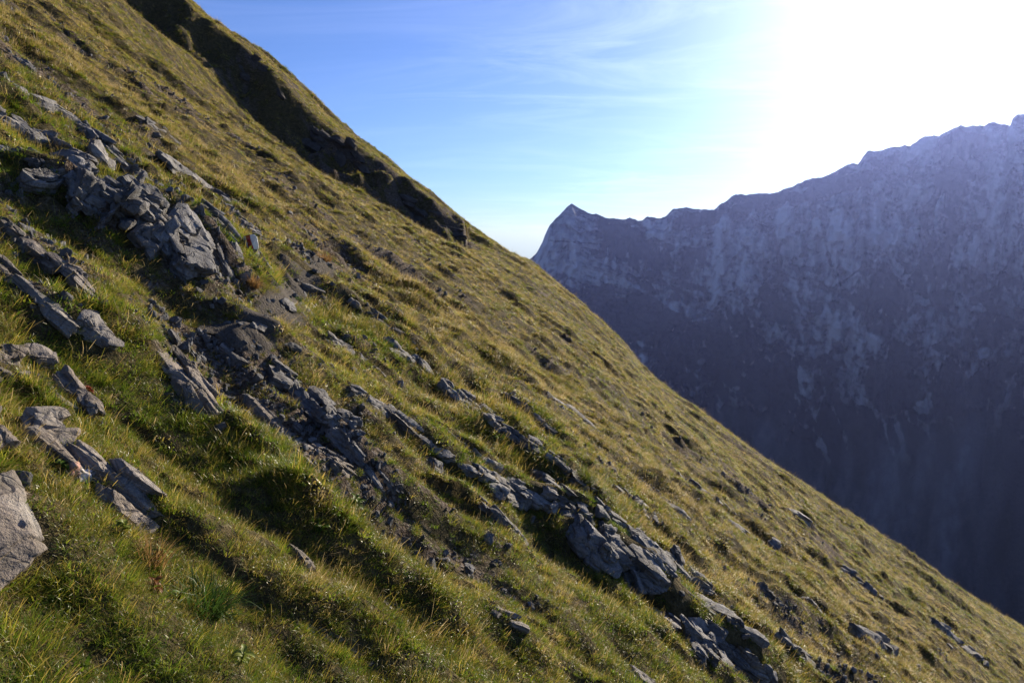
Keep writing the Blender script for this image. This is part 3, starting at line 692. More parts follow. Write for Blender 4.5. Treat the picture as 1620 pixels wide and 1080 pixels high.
# name, category, label, points along its length (photo), breadth in px, blocks, warm tone
slab = outcrop('rock_slab', 'rock slab', 'tan weathered rock slab with a faded white and red paint patch, nearest the lower left corner', [(-40, 690), (62, 694), (128, 748), (222, 815)], 84, 3, 0.95, G1, 1.4, 0.6, 0.5, 0.1)
ROCKS = [
 ('boulder', BO, 'tan cracked boulder cut by the left edge below the painted slab', [(-55, 800), (66, 905)], 130, 1, 0.95, G2, 2.0, 0.7, 0.6, -0.12),
 ('rock_outcrop', OC, 'tan ribbed rock with a sunlit edge left of the red leaved plant', [(-30, 590), (55, 598), (118, 655)], 58, 3, 0.75, G1),
 ('boulder', BO, 'low rounded tan boulder half in shade just above the ribbed tan rock', [(22, 552), (92, 582)], 26, 1, 0.75, G2),
 ('boulder', BO, 'dark boulder with one pale sloping edge in the shaded hollow at left', [(118, 502), (186, 545)], 34, 1, 0.5, G2),
 ('rock_outcrop', OC, 'long thin tan ledge descending from the left edge below the big dark crag', [(-10, 342), (60, 392), (146, 466)], 24, 4, 0.7, G1),
 ('rock_outcrop', OC, 'short dark tan ledge under the long thin ledge at left edge', [(-15, 408), (72, 492)], 26, 2, 0.6, G1),
 ('rock_outcrop', OC, 'brown slab leaning in shade beside green turf left of the middle trail', [(258, 562), (325, 650)], 44, 2, 0.85, G1),
 ('boulder', BO, 'pale grey boulder in grass just below the trail, with one bright upper side', [(345, 540), (390, 578)], 20, 1, 0.2, G2),
 ('boulder', BO, 'small pale stone block in grass left of the bright grey boulder', [(264, 528), (284, 552)], 18, 1, 0.2, G2),
 ('rock_outcrop', OC, 'big dark layered crag on the upper left, the largest rock in the picture', [(70, 268), (140, 305), (210, 365), (300, 440)], 92, 6, 0.12, G1),
 ('rock_outcrop', OC, 'stepped grey top ledge of blocks along the upper rim of the big crag', [(118, 272), (190, 318), (262, 372)], 34, 4, 0.1, G1),
 ('boulder', BO, 'upright grey block at the right end of the big crag', [(266, 366), (286, 414)], 24, 1, 0.1, G2),
 ('boulder', BO, 'tall grey pillar of rock right of the big crag', [(284, 334), (314, 420)], 34, 1, 0.1, G2),
 ('rock_outcrop', OC, 'broad grey cliff block with a split front left of the painted mark', [(318, 358), (342, 392), (362, 434)], 40, 2, 0.1, G1),
 ('boulder', BO, 'bulky square boulder sitting on top of the big crag', [(132, 236), (176, 270)], 36, 1, 0.25, G2),
 ('boulder', BO, 'smaller pale boulder just left of the bulky square boulder', [(112, 248), (138, 274)], 24, 1, 0.2, G2),
 ('rock_outcrop', OC, 'grey ledge with a bright upper edge at the left frame edge, upper part', [(-12, 124), (52, 158)], 16, 2, 0.1, G1),
 ('rock_outcrop', OC, 'long pale ledge above the big crag with a dark notch along it', [(66, 164), (110, 184), (156, 216)], 17, 3, 0.1, G1),
 ('rock_outcrop', OC, 'grey stepped slabs at left edge, directly above the big crag', [(-14, 180), (34, 210), (100, 240)], 34, 4, 0.1, G1),
 ('rock_outcrop', OC, 'flat grey slabs at left edge between crag and left bank of grass', [(-14, 232), (60, 262)], 34, 3, 0.1, G1),
 ('rock_outcrop', OC, 'uppermost thin dark ledge in tawny grass near the top left corner', [(-8, 72), (46, 108), (98, 146)], 12, 3, 0.1, G1),
 ('rock_outcrop', OC, 'thin ledge running down from the long pale ledge towards grey pillars', [(150, 220), (200, 262), (262, 312)], 18, 4, 0.1, G1),
 ('rock_outcrop', OC, 'short dark ledge in dry grass, high above the grey pillar', [(214, 182), (250, 204), (288, 232)], 12, 3, 0.1, G1),
 ('rock_outcrop', OC, 'low pale rock in grass between two thin ledges above the crag', [(228, 230), (264, 252)], 14, 1, 0.1, G1),
 ('boulder', BO, 'low wedge of grey rock with broken stones beside it, above the pillars', [(264, 262), (308, 280)], 16, 1, 0.1, G2),
 ('rock_outcrop', OC, 'crumbled grey ledge of blocks above and right of the pillars', [(290, 272), (330, 300), (372, 324)], 17, 3, 0.1, G1),
 ('rock_outcrop', OC, 'grey rounded ledge just above the broad split cliff block', [(312, 322), (344, 346), (364, 372)], 24, 2, 0.1, G1),
 ('rock_outcrop', OC, 'broken dark ledge directly above the painted mark', [(372, 342), (396, 362), (408, 388)], 16, 3, 0.1, G1),
 ('rock_outcrop', OC, 'jagged dark rocks right of and below the painted mark', [(398, 396), (416, 416), (430, 432)], 20, 3, 0.1, G1),
 ('boulder', BO, 'small dark fin of rock standing in sunny grass right of the painted mark', [(556, 382), (566, 408)], 9, 1, 0.1, G2),
 ('boulder', BO, 'flat dark stepping stone in the trail near its far end', [(476, 452), (508, 462)], 13, 1, 0.15, G2),
 ('boulder', BO, 'dark rounded stone in the middle of the trail beside a green tuft', [(440, 478), (466, 490)], 18, 1, 0.15, G2),
 ('boulder', BO, 'dark squat stone at the near end of the trail', [(398, 512), (420, 526)], 20, 1, 0.15, G2),
 ('boulder', BO, 'pale stone in grass on the valley side of the trail', [(452, 542), (480, 556)], 14, 1, 0.1, G2),
 ('rock_outcrop', OC, 'cracked grey outcrop of large blocks in the middle of the slope', [(438, 594), (482, 620), (520, 662), (574, 712), (600, 744)], 50, 5, 0.12, G1),
 ('rock_outcrop', OC, 'knobbly brown broken rock just left below the cracked grey outcrop', [(474, 700), (512, 732), (552, 756)], 30, 4, 0.65, G1),
 ('rock_outcrop', OC, 'brown earthy ledge with a thin root like edge under dark turf left of cracked outcrop', [(398, 640), (450, 690), (480, 730)], 20, 3, 0.75, G1),
 ('rock_outcrop', OC, 'curved grey ledge above the cracked outcrop, with a bright thin edge', [(520, 546), (566, 562), (614, 598)], 22, 3, 0.1, G1),
 ('rock_outcrop', OC, 'grey hump running out into a long thin pale rib, mid slope', [(550, 614), (592, 638), (628, 664), (672, 694), (718, 724)], 26, 5, 0.1, G1),
 ('rock_outcrop', OC, 'uppermost grey ledge of the middle rib, in sunny grass right of the trail', [(558, 474), (600, 506), (642, 540)], 21, 4, 0.05, G1),
 ('rock_outcrop', OC, 'grey ledge with rough face next down the middle rib', [(616, 548), (652, 570), (686, 596)], 24, 3, 0.05, G1),
 ('rock_outcrop', OC, 'bulging cluster of rounded grey blocks in the middle of the long rib', [(692, 606), (732, 636), (776, 664)], 30, 4, 0.05, G1),
 ('rock_outcrop', OC, 'long smooth grey ledge below the bulging cluster of blocks', [(772, 662), (812, 688), (858, 718)], 26, 4, 0.05, G1),
 ('rock_outcrop', OC, 'thin pale rib beside grass, left of the long smooth ledge', [(710, 684), (752, 716), (790, 738)], 12, 3, 0.05, G1),
 ('rock_outcrop', OC, 'grey rock step left of the wide broken ledge, tufted with grass below it', [(736, 738), (772, 754), (810, 774)], 24, 3, 0.05, G1),
 ('rock_outcrop', OC, 'wide broken grey ledge with several bright tops in the lower middle', [(782, 772), (830, 790), (876, 806), (920, 826)], 36, 5, 0.05, G1),
 ('rock_outcrop', OC, 'stout pale block high on the lower rib, with a dark shadow under it', [(866, 722), (892, 742), (920, 762)], 26, 2, 0.05, G1),
 ('rock_outcrop', OC, 'small pale ledge left of the stout pale block', [(846, 748), (894, 776)], 18, 2, 0.05, G1),
 ('rock_outcrop', OC, 'hummocky grey ledge just under the small pale ledge', [(862, 778), (928, 816)], 26, 3, 0.05, G1),
 ('rock_outcrop', OC, 'grey sloping slabs right of the stout pale block', [(974, 772), (1000, 790), (1026, 814)], 26, 3, 0.05, G1),
 ('rock_outcrop', OC, 'dark grey stepped slabs above the head of the great lower crag', [(952, 812), (986, 836), (1022, 860)], 30, 3, 0.05, G1),
 ('rock_outcrop', OC, 'great lower crag of blue grey blocks running down to the bottom edge', [(918, 838), (962, 884), (1016, 916), (1080, 968), (1140, 1016), (1216, 1066)], 70, 6, 0.03, G1),
 ('rock_outcrop', OC, 'shaded lower shelf of rock along the foot of the great lower crag', [(1040, 976), (1100, 1024), (1170, 1064)], 44, 4, 0.05, G1),
 ('rock_outcrop', OC, 'rounded grey ledge behind the great lower crag, at its middle', [(1054, 890), (1094, 912), (1132, 944)], 34, 3, 0.05, G1),
 ('rock_outcrop', OC, 'two piled grey boulders behind the lower end of the great crag', [(1108, 944), (1134, 966), (1160, 990)], 28, 2, 0.05, G1),
 ('rock_outcrop', OC, 'thin grey rock spine beside the head of the great lower crag', [(1016, 868), (1040, 888), (1062, 908)], 18, 3, 0.05, G1),
 ('rock_outcrop', OC, 'half buried grey rocks in dark soil left of the great lower crag', [(760, 792), (800, 830), (842, 868)], 18, 3, 0.2, G1),
 ('boulder', BO, 'two toned grey block peeping out of shaded turf below the middle outcrop', [(668, 728), (706, 752)], 26, 1, 0.05, G2),
 ('boulder', BO, 'small pale stone with dark moss at the bottom edge near the middle', [(1000, 1064), (1030, 1090)], 28, 1, 0.2, G2),
 ('rock_outcrop', OC, 'low tan rock ledge in short grass near the bottom edge, left of centre', [(476, 992), (520, 1012), (566, 1040)], 22, 3, 0.75, G1),
 ('boulder', BO, 'small brown rock edge in the grass right of the foreground meadow', [(452, 868), (486, 900)], 26, 1, 0.7, G2),
 ('rock_outcrop', OC, 'dark broken stones in soil low in the middle foreground', [(600, 952), (640, 984)], 22, 3, 0.5, G1),
 ('rock_outcrop', OC, 'flat brown stones in bare soil left of the great crag foot', [(780, 970), (820, 988)], 20, 2, 0.5, G1),
 ('boulder', BO, 'grey block on the sunny right slope above the great lower crag', [(1056, 796), (1092, 826)], 16, 1, 0.05, G2),
 ('rock_outcrop', OC, 'strip of grey rock across the sunny slope, upper of the right hand strips', [(1078, 756), (1110, 778), (1144, 802)], 18, 4, 0.05, G1),
 ('rock_outcrop', OC, 'short grey strip of rock down and right of the upper right hand strip', [(1146, 822), (1184, 850)], 13, 2, 0.05, G1),
 ('boulder', BO, 'lone grey rock on the right slope, right of the short grey strip', [(1214, 848), (1240, 872)], 14, 1, 0.05, G2),
 ('boulder', BO, 'dark rock hollow nearest the skyline on the right slope', [(1248, 808), (1282, 828)], 12, 1, 0.05, G2),
 ('rock_outcrop', OC, 'long grey slab patch near the middle of the right slope', [(1326, 898), (1352, 914), (1380, 936)], 13, 3, 0.05, G1),
 ('rock_outcrop', OC, 'dark recessed rocks near the bottom edge of the right slope', [(1356, 1000), (1396, 1018), (1434, 1044)], 22, 3, 0.05, G1),
 ('rock_outcrop', OC, 'rightmost strip of grey rocks close to the lower right corner', [(1478, 988), (1510, 1010), (1544, 1040)], 17, 3, 0.05, G1),
 ('rock_outcrop', OC, 'small grey ledge right of the foot of the great crag', [(1248, 1022), (1290, 1050)], 16, 2, 0.05, G1),
 ('boulder', BO, 'grey rock in grass right of the two piled boulders', [(1200, 926), (1226, 950)], 16, 1, 0.05, G2),
 ('boulder', BO, 'low grey rock between the piled boulders and the lone rock', [(1268, 946), (1302, 972)], 12, 1, 0.05, G2),
 ('rock_outcrop', OC, 'thin grey rocks strewn in grass above the stout pale block', [(800, 622), (840, 650), (876, 680)], 9, 3, 0.05, G1),
 ('rock_outcrop', OC, 'dark row of small rocks in the golden slope, right of the long rib', [(864, 622), (900, 644), (946, 680)], 8, 4, 0.05, G1),
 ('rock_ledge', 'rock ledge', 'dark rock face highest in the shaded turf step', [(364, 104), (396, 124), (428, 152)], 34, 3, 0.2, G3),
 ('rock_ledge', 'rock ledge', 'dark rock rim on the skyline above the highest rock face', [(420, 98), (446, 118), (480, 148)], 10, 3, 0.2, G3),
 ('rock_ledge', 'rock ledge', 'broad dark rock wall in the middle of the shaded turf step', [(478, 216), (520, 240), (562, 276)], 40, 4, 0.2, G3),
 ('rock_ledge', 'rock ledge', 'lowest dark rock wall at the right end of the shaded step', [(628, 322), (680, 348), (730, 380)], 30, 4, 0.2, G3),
]
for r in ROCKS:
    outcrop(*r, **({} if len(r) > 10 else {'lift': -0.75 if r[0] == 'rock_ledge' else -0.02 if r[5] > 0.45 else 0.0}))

# ------------------------------------------------------------------ painted marks
def paint_mat(name, col, rough=0.55):
    m, t = new_mat(name)
    P = position(t)
    n = noise(t, P, 90.0, 4, 0.6)
    c = mixc(t, ramp(t, n, [(0.28, 0.75), (0.42, 0.0)]), col, (0.30, 0.28, 0.26))
    finish(t, principled(t, c, rough, 0.3))
    return m
M_WHITE = paint_mat('white_paint', (0.80, 0.80, 0.78))
M_RED = paint_mat('red_paint', (0.42, 0.018, 0.022))
def faded(name, col):
    m, t = new_mat(name)
    n = noise(t, position(t), 55.0, 5, 0.65)
    c = mixc(t, ramp(t, n, [(0.36, 0.0), (0.62, 1.0)]), (0.30, 0.25, 0.21), col)
    finish(t, principled(t, c, 0.8, 0.2))
    return m
M_FWHITE = faded('faded_white_paint', (0.72, 0.70, 0.68)); M_FRED = faded('faded_red_paint', (0.36, 0.17, 0.12))
def paint_patch(rock, name, keep, mat, lift=0.0025):
    """a skin of paint that follows the rock's own surface"""
    me = rock.data
    V = np.empty(len(me.vertices) * 3, np.float32); me.vertices.foreach_get('co', V); V = V.reshape(-1, 3)
    Nn = np.array([v.normal[:] for v in me.vertices])
    Q = np.array([p.vertices[:] for p in me.polygons])
    c = V[Q].mean(1)
    W = np.array([(rock.matrix_basis @ Vector(p.tolist()))[:] for p in c]); nW = np.array([(rock.matrix_basis.to_3x3() @ Vector(p.tolist()))[:] for p in Nn[Q].mean(1)])
    sel = keep(W, nW)
    if not sel.any(): return None
    q = Q[sel]
    ids, inv = np.unique(q, return_inverse=True)
    o = link(name, mesh_np(name, V[ids] + Nn[ids] * lift, inv.reshape(q.shape)), mat, rock)
    return o
def to_px(W):
    c, s = math.cos(PITCH), math.sin(PITCH)
    dep = W[:, 1] * c - W[:, 2] * s
    upv = W[:, 1] * s + W[:, 2] * c
    return 810 + F * W[:, 0] / dep, 540 - F * upv / dep
# the trail mark: a rock with a painted cap, white, red and white
mk = outcrop('marker_rock', 'trail marker', 'grey rock with a white red white painted cap beside the trail', [(388, 387), (401, 397)], 17, 1, 0.1, None, 1.0, 0.2, 0.0, 0.6)
mv = np.array([(mk.matrix_basis @ v.co)[:] for v in mk.data.vertices])
hidden = mv[:, 2] < H(mv[:, 0], mv[:, 1]) + 0.01
mxp, myp = to_px(mv[~hidden])
x0_, x1_, y0_, y1_ = mxp.min(), mxp.max(), myp.min(), myp.max()
def stripe(f0, f1, g0, g1):
    def f(W, nW):
        x, y = to_px(W)
        v_ = (y - y0_) / (y1_ - y0_); u_ = (x - x0_) / (x1_ - x0_) - 0.32 * (v_ - 0.4)
        return (u_ > f0) & (u_ < f1) & (v_ > g0) & (v_ < g1) & ((nW * (-W)).sum(1) > -0.02)
    return f
paint_patch(mk, 'white_paint_stripe', stripe(0.08, 0.28, 0.05, 0.72), M_WHITE)
paint_patch(mk, 'red_paint_stripe', stripe(0.28, 0.56, 0.05, 0.76), M_RED)
paint_patch(mk, 'white_paint_stripe', stripe(0.56, 1.0, 0.0, 0.80), M_WHITE)
for i, ch in enumerate([c for c in slab.children]):
    root_loc = np.array(slab.location)
    def off(f):
        return lambda W, nW: f(W + root_loc, nW)
    def quad(x0, x1, y0, y1):
        return lambda W, nW: (lambda xy: (xy[0] > x0) & (xy[0] < x1) & (xy[1] > y0) & (xy[1] < y1))(to_px(W)) & ((nW * (-W)).sum(1) > 0)
    paint_patch(ch, 'faded_white_paint', off(quad(126, 144, 742, 764)), M_FWHITE)
    paint_patch(ch, 'faded_red_paint', off(quad(112, 126, 732, 752)), M_FRED)

# ------------------------------------------------------------------ loose stones, each on its own
rs = np.random.RandomState(77)
protos = [rock_mesh('stone', 1.0, rs.uniform(.6, .9), rs.uniform(.4, .65), 0.11, 900 + k, 1.0, 9, 0.4) for k in range(9)]
for p in protos: p.materials.append(M_ROCK)
n_st = 0
def put_stone(p, size, k, label, group):
    x, y = p[0], p[1]
    z = float(H(np.array([x]), np.array([y]))[0])
    o = link('stone', protos[k])
    n = normal_at(np.array([x]), np.array([y]))[0]
    R = frame(np.array([rs.normal(), rs.normal(), rs.normal() * .3]), n)
    M = Matrix(R.tolist()).to_4x4() @ Matrix.Diagonal((size, size, size, 1)); M.translation = Vector((x, y, z)) + Vector((n * size * 0.08).tolist())
    o.matrix_basis = M
    o['tone'] = float(rs.uniform(0, 0.5))
    tag(o, label, 'stone', group)
    FOOTPRINTS.append((x, y, R[0, 0], R[1, 0], size * 0.4, size * 0.35))
TRAIL = (('nearest to the dry tussock at the far end of the trail', 500, 430), ('on the valley rim of the trail, far stretch', 490, 456), ('flat in the trail just past the flat dark stepping stone', 470, 444),
         ('beside the dark rounded stone in mid trail, on its hill side', 428, 476), ('in bare trail earth between the rounded stone and the squat stone', 432, 500), ('on the near end of the trail, left of the squat stone', 372, 512), ('on the hill side of the near trail under the turf bank', 386, 496), ('last one at the near end of the trail', 344, 530))
for txt, px, py in TRAIL:
    p = hit(px, py); put_stone(p, 12 * np.linalg.norm(p) / F, rs.randint(9), 'small loose stone ' + txt, 'loose stones on the trail')
NEAR = {'tan ribbed rock': 'tan rock with ribs and sunlit edge', 'long thin tan ledge': 'long thin tan ledge at the left edge', 'brown slab leaning': 'brown slab left of the middle trail', 'big dark layered': 'big dark layered crag',
        'tall grey pillar': 'tall grey pillar right of the big crag', 'broad grey cliff': 'broad split cliff block beside the painted mark', 'bulky square': 'bulky square boulder on the big crag', 'long pale ledge': 'long pale ledge above the big crag',
        'uppermost thin dark': 'thin dark ledge near the top left corner', 'short dark ledge': 'short dark ledge high above the grey pillar', 'crumbled grey': 'crumbled ledge above the grey pillars', 'jagged dark': 'jagged dark rocks by the painted mark',
        'cracked grey outcrop': 'cracked grey outcrop in mid slope', 'knobbly brown': 'knobbly brown broken rock', 'curved grey': 'curved ledge above the cracked outcrop', 'grey hump': 'grey hump with the long thin rib', 'uppermost grey ledge': 'uppermost ledge of the middle rib',
        'bulging cluster': 'bulging cluster of rounded blocks', 'long smooth': 'long smooth ledge of the middle rib', 'wide broken': 'wide broken ledge in the lower middle', 'stout pale block': 'stout pale block on the lower rib', 'grey sloping slabs': 'sloping slabs right of the stout block',
        'dark grey stepped': 'stepped slabs above the great lower crag', 'rounded grey ledge behind': 'rounded ledge behind the great lower crag', 'two piled': 'two piled boulders by the great crag', 'low tan rock ledge': 'low tan ledge near the bottom edge',
        'strip of grey rock': 'upper right hand strip of rock', 'short grey strip': 'short grey strip on the right slope', 'long grey slab': 'long slab patch on the right slope', 'rightmost strip': 'rightmost strip near the lower right corner', 'dark recessed': 'dark recessed rocks at bottom right'}
for r in ROCKS:
    near = next((v for k, v in NEAR.items() if r[2].startswith(k)), None)
    if near is None: continue
    (x0, y0), (x1, y1), w = r[3][0], r[3][-1], r[4]
    if max(abs(x1 - x0), abs(y1 - y0)) < 30 or not (0 < x1 < 1600 and y1 < 1060): continue
    a = math.atan2(y1 - y0, x1 - x0)
    for e, word in ((1, 'off the downhill end of'), (-1, 'in front of')):
        if e > 0: q = (x1 + math.cos(a) * (8 + w * .6), y1 + math.sin(a) * (8 + w * .6))
        else: q = ((x0 + x1) / 2 - math.sin(a) * w * 0.75, (y0 + y1) / 2 + math.cos(a) * w * 0.75)
        if not (10 < q[0] < 1610 and q[1] < 1070): continue
        p = hit(*q); D = np.linalg.norm(p)
        put_stone(p, rs.uniform(9, 18) * (0.6 + 0.4 * min(w, 40) / 30) * D / F, rs.randint(9), 'loose stone ' + word + ' the ' + near, 'loose stones on the slope')

# ------------------------------------------------------------------ the trodden path
pp = np.array(PATH)
s = np.linspace(0, len(pp) - 1, 90)
cxp = np.interp(s, np.arange(len(pp)), pp[:, 0]) + 0.05 * np.sin(s * 3.1); cyp = np.interp(s, np.arange(len(pp)), pp[:, 1])
wdt = np.interp(s, np.arange(len(pp)), pp[:, 2]) * (1 + 0.25 * np.sin(s * 5.3)) * 0.62
dx, dy = np.gradient(cxp), np.gradient(cyp); ln = np.hypot(dx, dy)
v = np.linspace(-0.5, 0.5, 11)
PX_ = cxp[:, None] + (dy / ln)[:, None] * wdt[:, None] * v[None]; PY_ = cyp[:, None] - (dx / ln)[:, None] * wdt[:, None] * v[None]
PZ_ = H(PX_, PY_) + 0.012 - 0.02 * (np.abs(v)[None] > 0.45)
path = tag(link('path', mesh_np('path', np.stack([PX_, PY_, PZ_], -1).reshape(-1, 3), grid_quads(90, 11)), M_PATH), kind='structure')

# stones and bare earth gather round the outcrops
def near_rock(x, y):
    m_ = np.zeros(len(x))
    for (cx, cy_, ux, uy, hl, hw) in FOOTPRINTS:
        if hl < 0.06: continue
        rr0 = hl + 0.55
        i = np.nonzero((np.abs(x - cx) < rr0) & (np.abs(y - cy_) < rr0))[0]
        if not len(i): continue
        l2 = math.hypot(ux, uy); dx, dy = x[i] - cx, y[i] - cy_
        u = np.abs(dx * ux + dy * uy) / l2 - hl * l2; v_ = np.abs(-dx * uy + dy * ux) / l2 - hw
        q = np.hypot(np.clip(u, 0, None), np.clip(v_, 0, None))
        m_[i] = np.maximum(m_[i], np.exp(-(q / (0.10 + 0.5 * hw)) ** 2))
    return m_
hx, hy = X, Y
sel = (hy > 0.5) & (np.hypot(hx, hy) < 45)
base_r = rocky_mask(hx, hy)
nr_ = np.zeros(len(hx)); nr_[sel] = near_rock(hx[sel], hy[sel])
hill.data.attributes['rocky'].data.foreach_set('value', np.clip(base_r + 0.16 * nr_, 0, 1).astype(np.float32))

# ------------------------------------------------------------------ grass
def grass_material():
    m, t = new_mat('grass_blades')
    tipn = attrn(t, 'tip').outputs['Fac']; hue = attrn(t, 'hue').outputs['Fac']
    dry = attrn(t, 'dry', 'INSTANCER').outputs['Fac']; val = attrn(t, 'val', 'INSTANCER').outputs['Fac']
    d = mathn(t, 'ADD', dry, mathn(t, 'MULTIPLY', mathn(t, 'SUBTRACT', hue, 0.5), 0.75))
    d = mathn(t, 'ADD', d, mathn(t, 'MULTIPLY', mathn(t, 'SUBTRACT', tipn, 0.45), 0.30), clamp=True)
    c = ramp(t, d, [(0.0, (0.066, 0.120, 0.009)), (0.30, (0.145, 0.188, 0.015)), (0.52, (0.215, 0.190, 0.026)), (0.74, (0.31, 0.220, 0.050)), (0.92, (0.42, 0.32, 0.15))])
    sc_ = N(t, 'ShaderNodeVectorMath', operation='SCALE'); t.links.new(c, sc_.inputs[0]); t.links.new(val, sc_.inputs['Scale'])
    c = sc_.outputs[0]
    p = t.nodes.new('ShaderNodeBsdfPrincipled')
    t.links.new(c, p.inputs['Base Color']); p.inputs['Roughness'].default_value = 0.33; p.inputs['Specular IOR Level'].default_value = 0.22
    tr = t.nodes.new('ShaderNodeBsdfTranslucent')
    s2 = N(t, 'ShaderNodeVectorMath', operation='SCALE'); t.links.new(c, s2.inputs[0]); s2.inputs['Scale'].default_value = 1.25
    t.links.new(s2.outputs[0], tr.inputs[0])
    mx = t.nodes.new('ShaderNodeMixShader'); mx.inputs[0].default_value = 0.52
    t.links.new(p.outputs[0], mx.inputs[1]); t.links.new(tr.outputs[0], mx.inputs[2])
    finish(t, mx.outputs[0])
    return m
M_GRASS = grass_material()

def tuft_mesh(seed, nb, rad, h0, h1, w0, spread, curl, stalks=0):
    rs = np.random.RandomState(seed)
    V, Q, tip, hue = [], [], [], []
    for b in range(nb + stalks):
        st = b >= nb
        a = rs.uniform(0, 2 * math.pi); r = rad * math.sqrt(rs.uniform())
        root = np.array([r * math.cos(a), r * math.sin(a), -0.015])
        hgt = rs.uniform(h0, h1) * (1.45 if st else 1.0)
        la = a + rs.normal() * 0.9
        lean = spread * (0.25 + 0.75 * r / rad) * rs.uniform(0.3, 1.2) * (0.5 if st else 1)
        cu = curl * rs.uniform(0.2, 1.3) * (0.4 if st else 1)
        out = np.array([math.cos(la), math.sin(la), 0]); side = np.array([-math.sin(la), math.cos(la), 0])
        tw = rs.uniform(-1.2, 1.2)
        p = root.copy(); th = lean; base = len(V)
        hu = rs.uniform() if not st else 0.92
        nseg = 3
        for i in range(nseg + 1):
            f = i / nseg
            w = w0 * (1 - f ** 1.6) * rs.uniform(0.85, 1.1) + 0.0003
            if st: w = w0 * (0.35 if i < 2 else 0.9 if i == 2 else 0.5)
            ww = side * math.cos(tw * f) + np.array([0, 0, 1]) * math.sin(tw * f) * 0.6
            V += [p - ww * w / 2, p + ww * w / 2]; tip += [f, f]; hue += [hu, hu]
            p = p + (out * math.sin(th) + np.array([0, 0, 1]) * math.cos(th)) * hgt / nseg
            th += cu
        for i in range(nseg):
            q = base + 2 * i
            Q.append((q, q + 1, q + 3, q + 2))
    me = mesh_np('tuft', np.array(V), np.array(Q))
    attr(me, 'tip', np.array(tip)); attr(me, 'hue', np.array(hue))
    me.materials.append(M_GRASS)
    return me
TUFTS = [tuft_mesh(1, 90, .055, .028, .058, .0022, .95, .42), tuft_mesh(2, 100, .055, .034, .072, .0018, .9, .5), tuft_mesh(3, 80, .05, .02, .048, .0026, 1.1, .36),
         tuft_mesh(4, 90, .045, .042, .088, .0017, .8, .55, 3), tuft_mesh(5, 70, .055, .02, .05, .0036, 1.2, .4), tuft_mesh(6, 80, .045, .035, .078, .0019, .85, .6, 6),
         tuft_mesh(7, 30, .05, .022, .045, .0085, 1.25, .5), tuft_mesh(8, 60, .06, .03, .07, .0020, 1.3, .7)]
tuft_objs = [bpy.data.objects.new('grass_tuft', me) for me in TUFTS]

def scatter(name, P, rot, scl, idx, extra, objs, label=None):
    me = bpy.data.meshes.new(name)
    me.vertices.add(len(P)); me.vertices.foreach_set('co', np.ascontiguousarray(P, np.float32).ravel())
    attr(me, 'rot', rot, 'FLOAT_VECTOR'); attr(me, 'scl', scl)
    a = me.attributes.new('idx', 'INT', 'POINT'); a.data.foreach_set('value', idx.astype(np.int32))
    for k, v_ in extra.items(): attr(me, k, v_)
    me.update()
    o = link(name, me)
    g = bpy.data.node_groups.new(name, 'GeometryNodeTree')
    g.interface.new_socket('Geometry', in_out='INPUT', socket_type='NodeSocketGeometry')
    g.interface.new_socket('Geometry', in_out='OUTPUT', socket_type='NodeSocketGeometry')
    gi = g.nodes.new('NodeGroupInput'); go = g.nodes.new('NodeGroupOutput')
    mp_ = g.nodes.new('GeometryNodeMeshToPoints'); g.links.new(gi.outputs[0], mp_.inputs[0])
    jn = g.nodes.new('GeometryNodeJoinGeometry')
    for ob in objs:
        oi = g.nodes.new('GeometryNodeObjectInfo'); oi.inputs['Object'].default_value = ob
        g2i = g.nodes.new('GeometryNodeGeometryToInstance'); g.links.new(oi.outputs['Geometry'], g2i.inputs[0])
        g.links.new(g2i.outputs[0], jn.inputs[0])
    ip = g.nodes.new('GeometryNodeInstanceOnPoints'); ip.inputs['Pick Instance'].default_value = True
    def na(nm, ty):
        n = g.nodes.new('GeometryNodeInputNamedAttribute'); n.data_type = ty; n.inputs['Name'].default_value = nm
        return n.outputs[0]
    g.links.new(mp_.outputs[0], ip.inputs['Points']); g.links.new(jn.outputs[0], ip.inputs['Instance'])
    g.links.new(na('idx', 'INT'), ip.inputs['Instance Index'])
    e2r = g.nodes.new('FunctionNodeEulerToRotation'); g.links.new(na('rot', 'FLOAT_VECTOR'), e2r.inputs[0])
    g.links.new(e2r.outputs[0], ip.inputs['Rotation'])
    g.links.new(na('scl', 'FLOAT'), ip.inputs['Scale'])
    g.links.new(ip.outputs[0], go.inputs[0])
    md = o.modifiers.new('scatter', 'NODES'); md.node_group = g
    tag(o, label, kind='stuff')
    return o

def sample_sector(rng, r0, r1, per_m2, a0=-42, a1=36):
    area = math.radians(a1 - a0) / 2 * (r1 * r1 - r0 * r0)
    n = int(area * per_m2)
    r = np.sqrt(rng.uniform(r0 * r0, r1 * r1, n)); a = np.radians(rng.uniform(a0, a1, n))
    return r * np.sin(a), r * np.cos(a)
def clear_of_rocks(x, y):
    ok = np.ones(len(x), bool)
    for (cx, cy_, ux, uy, hl, hw) in FOOTPRINTS:
        l2 = math.hypot(ux, uy)
        dx, dy = x - cx, y - cy_
        near = (np.abs(dx) < hl + hw) & (np.abs(dy) < hl + hw)
        if not near.any(): continue
        i = np.nonzero(near)[0]
        u = (dx[i] * ux + dy[i] * uy) / l2; v_ = (-dx[i] * uy + dy[i] * ux) / l2
        ok[i[(np.abs(u) < hl * l2 * 0.95) & (np.abs(v_) < hw * 0.85)]] = False
    return ok
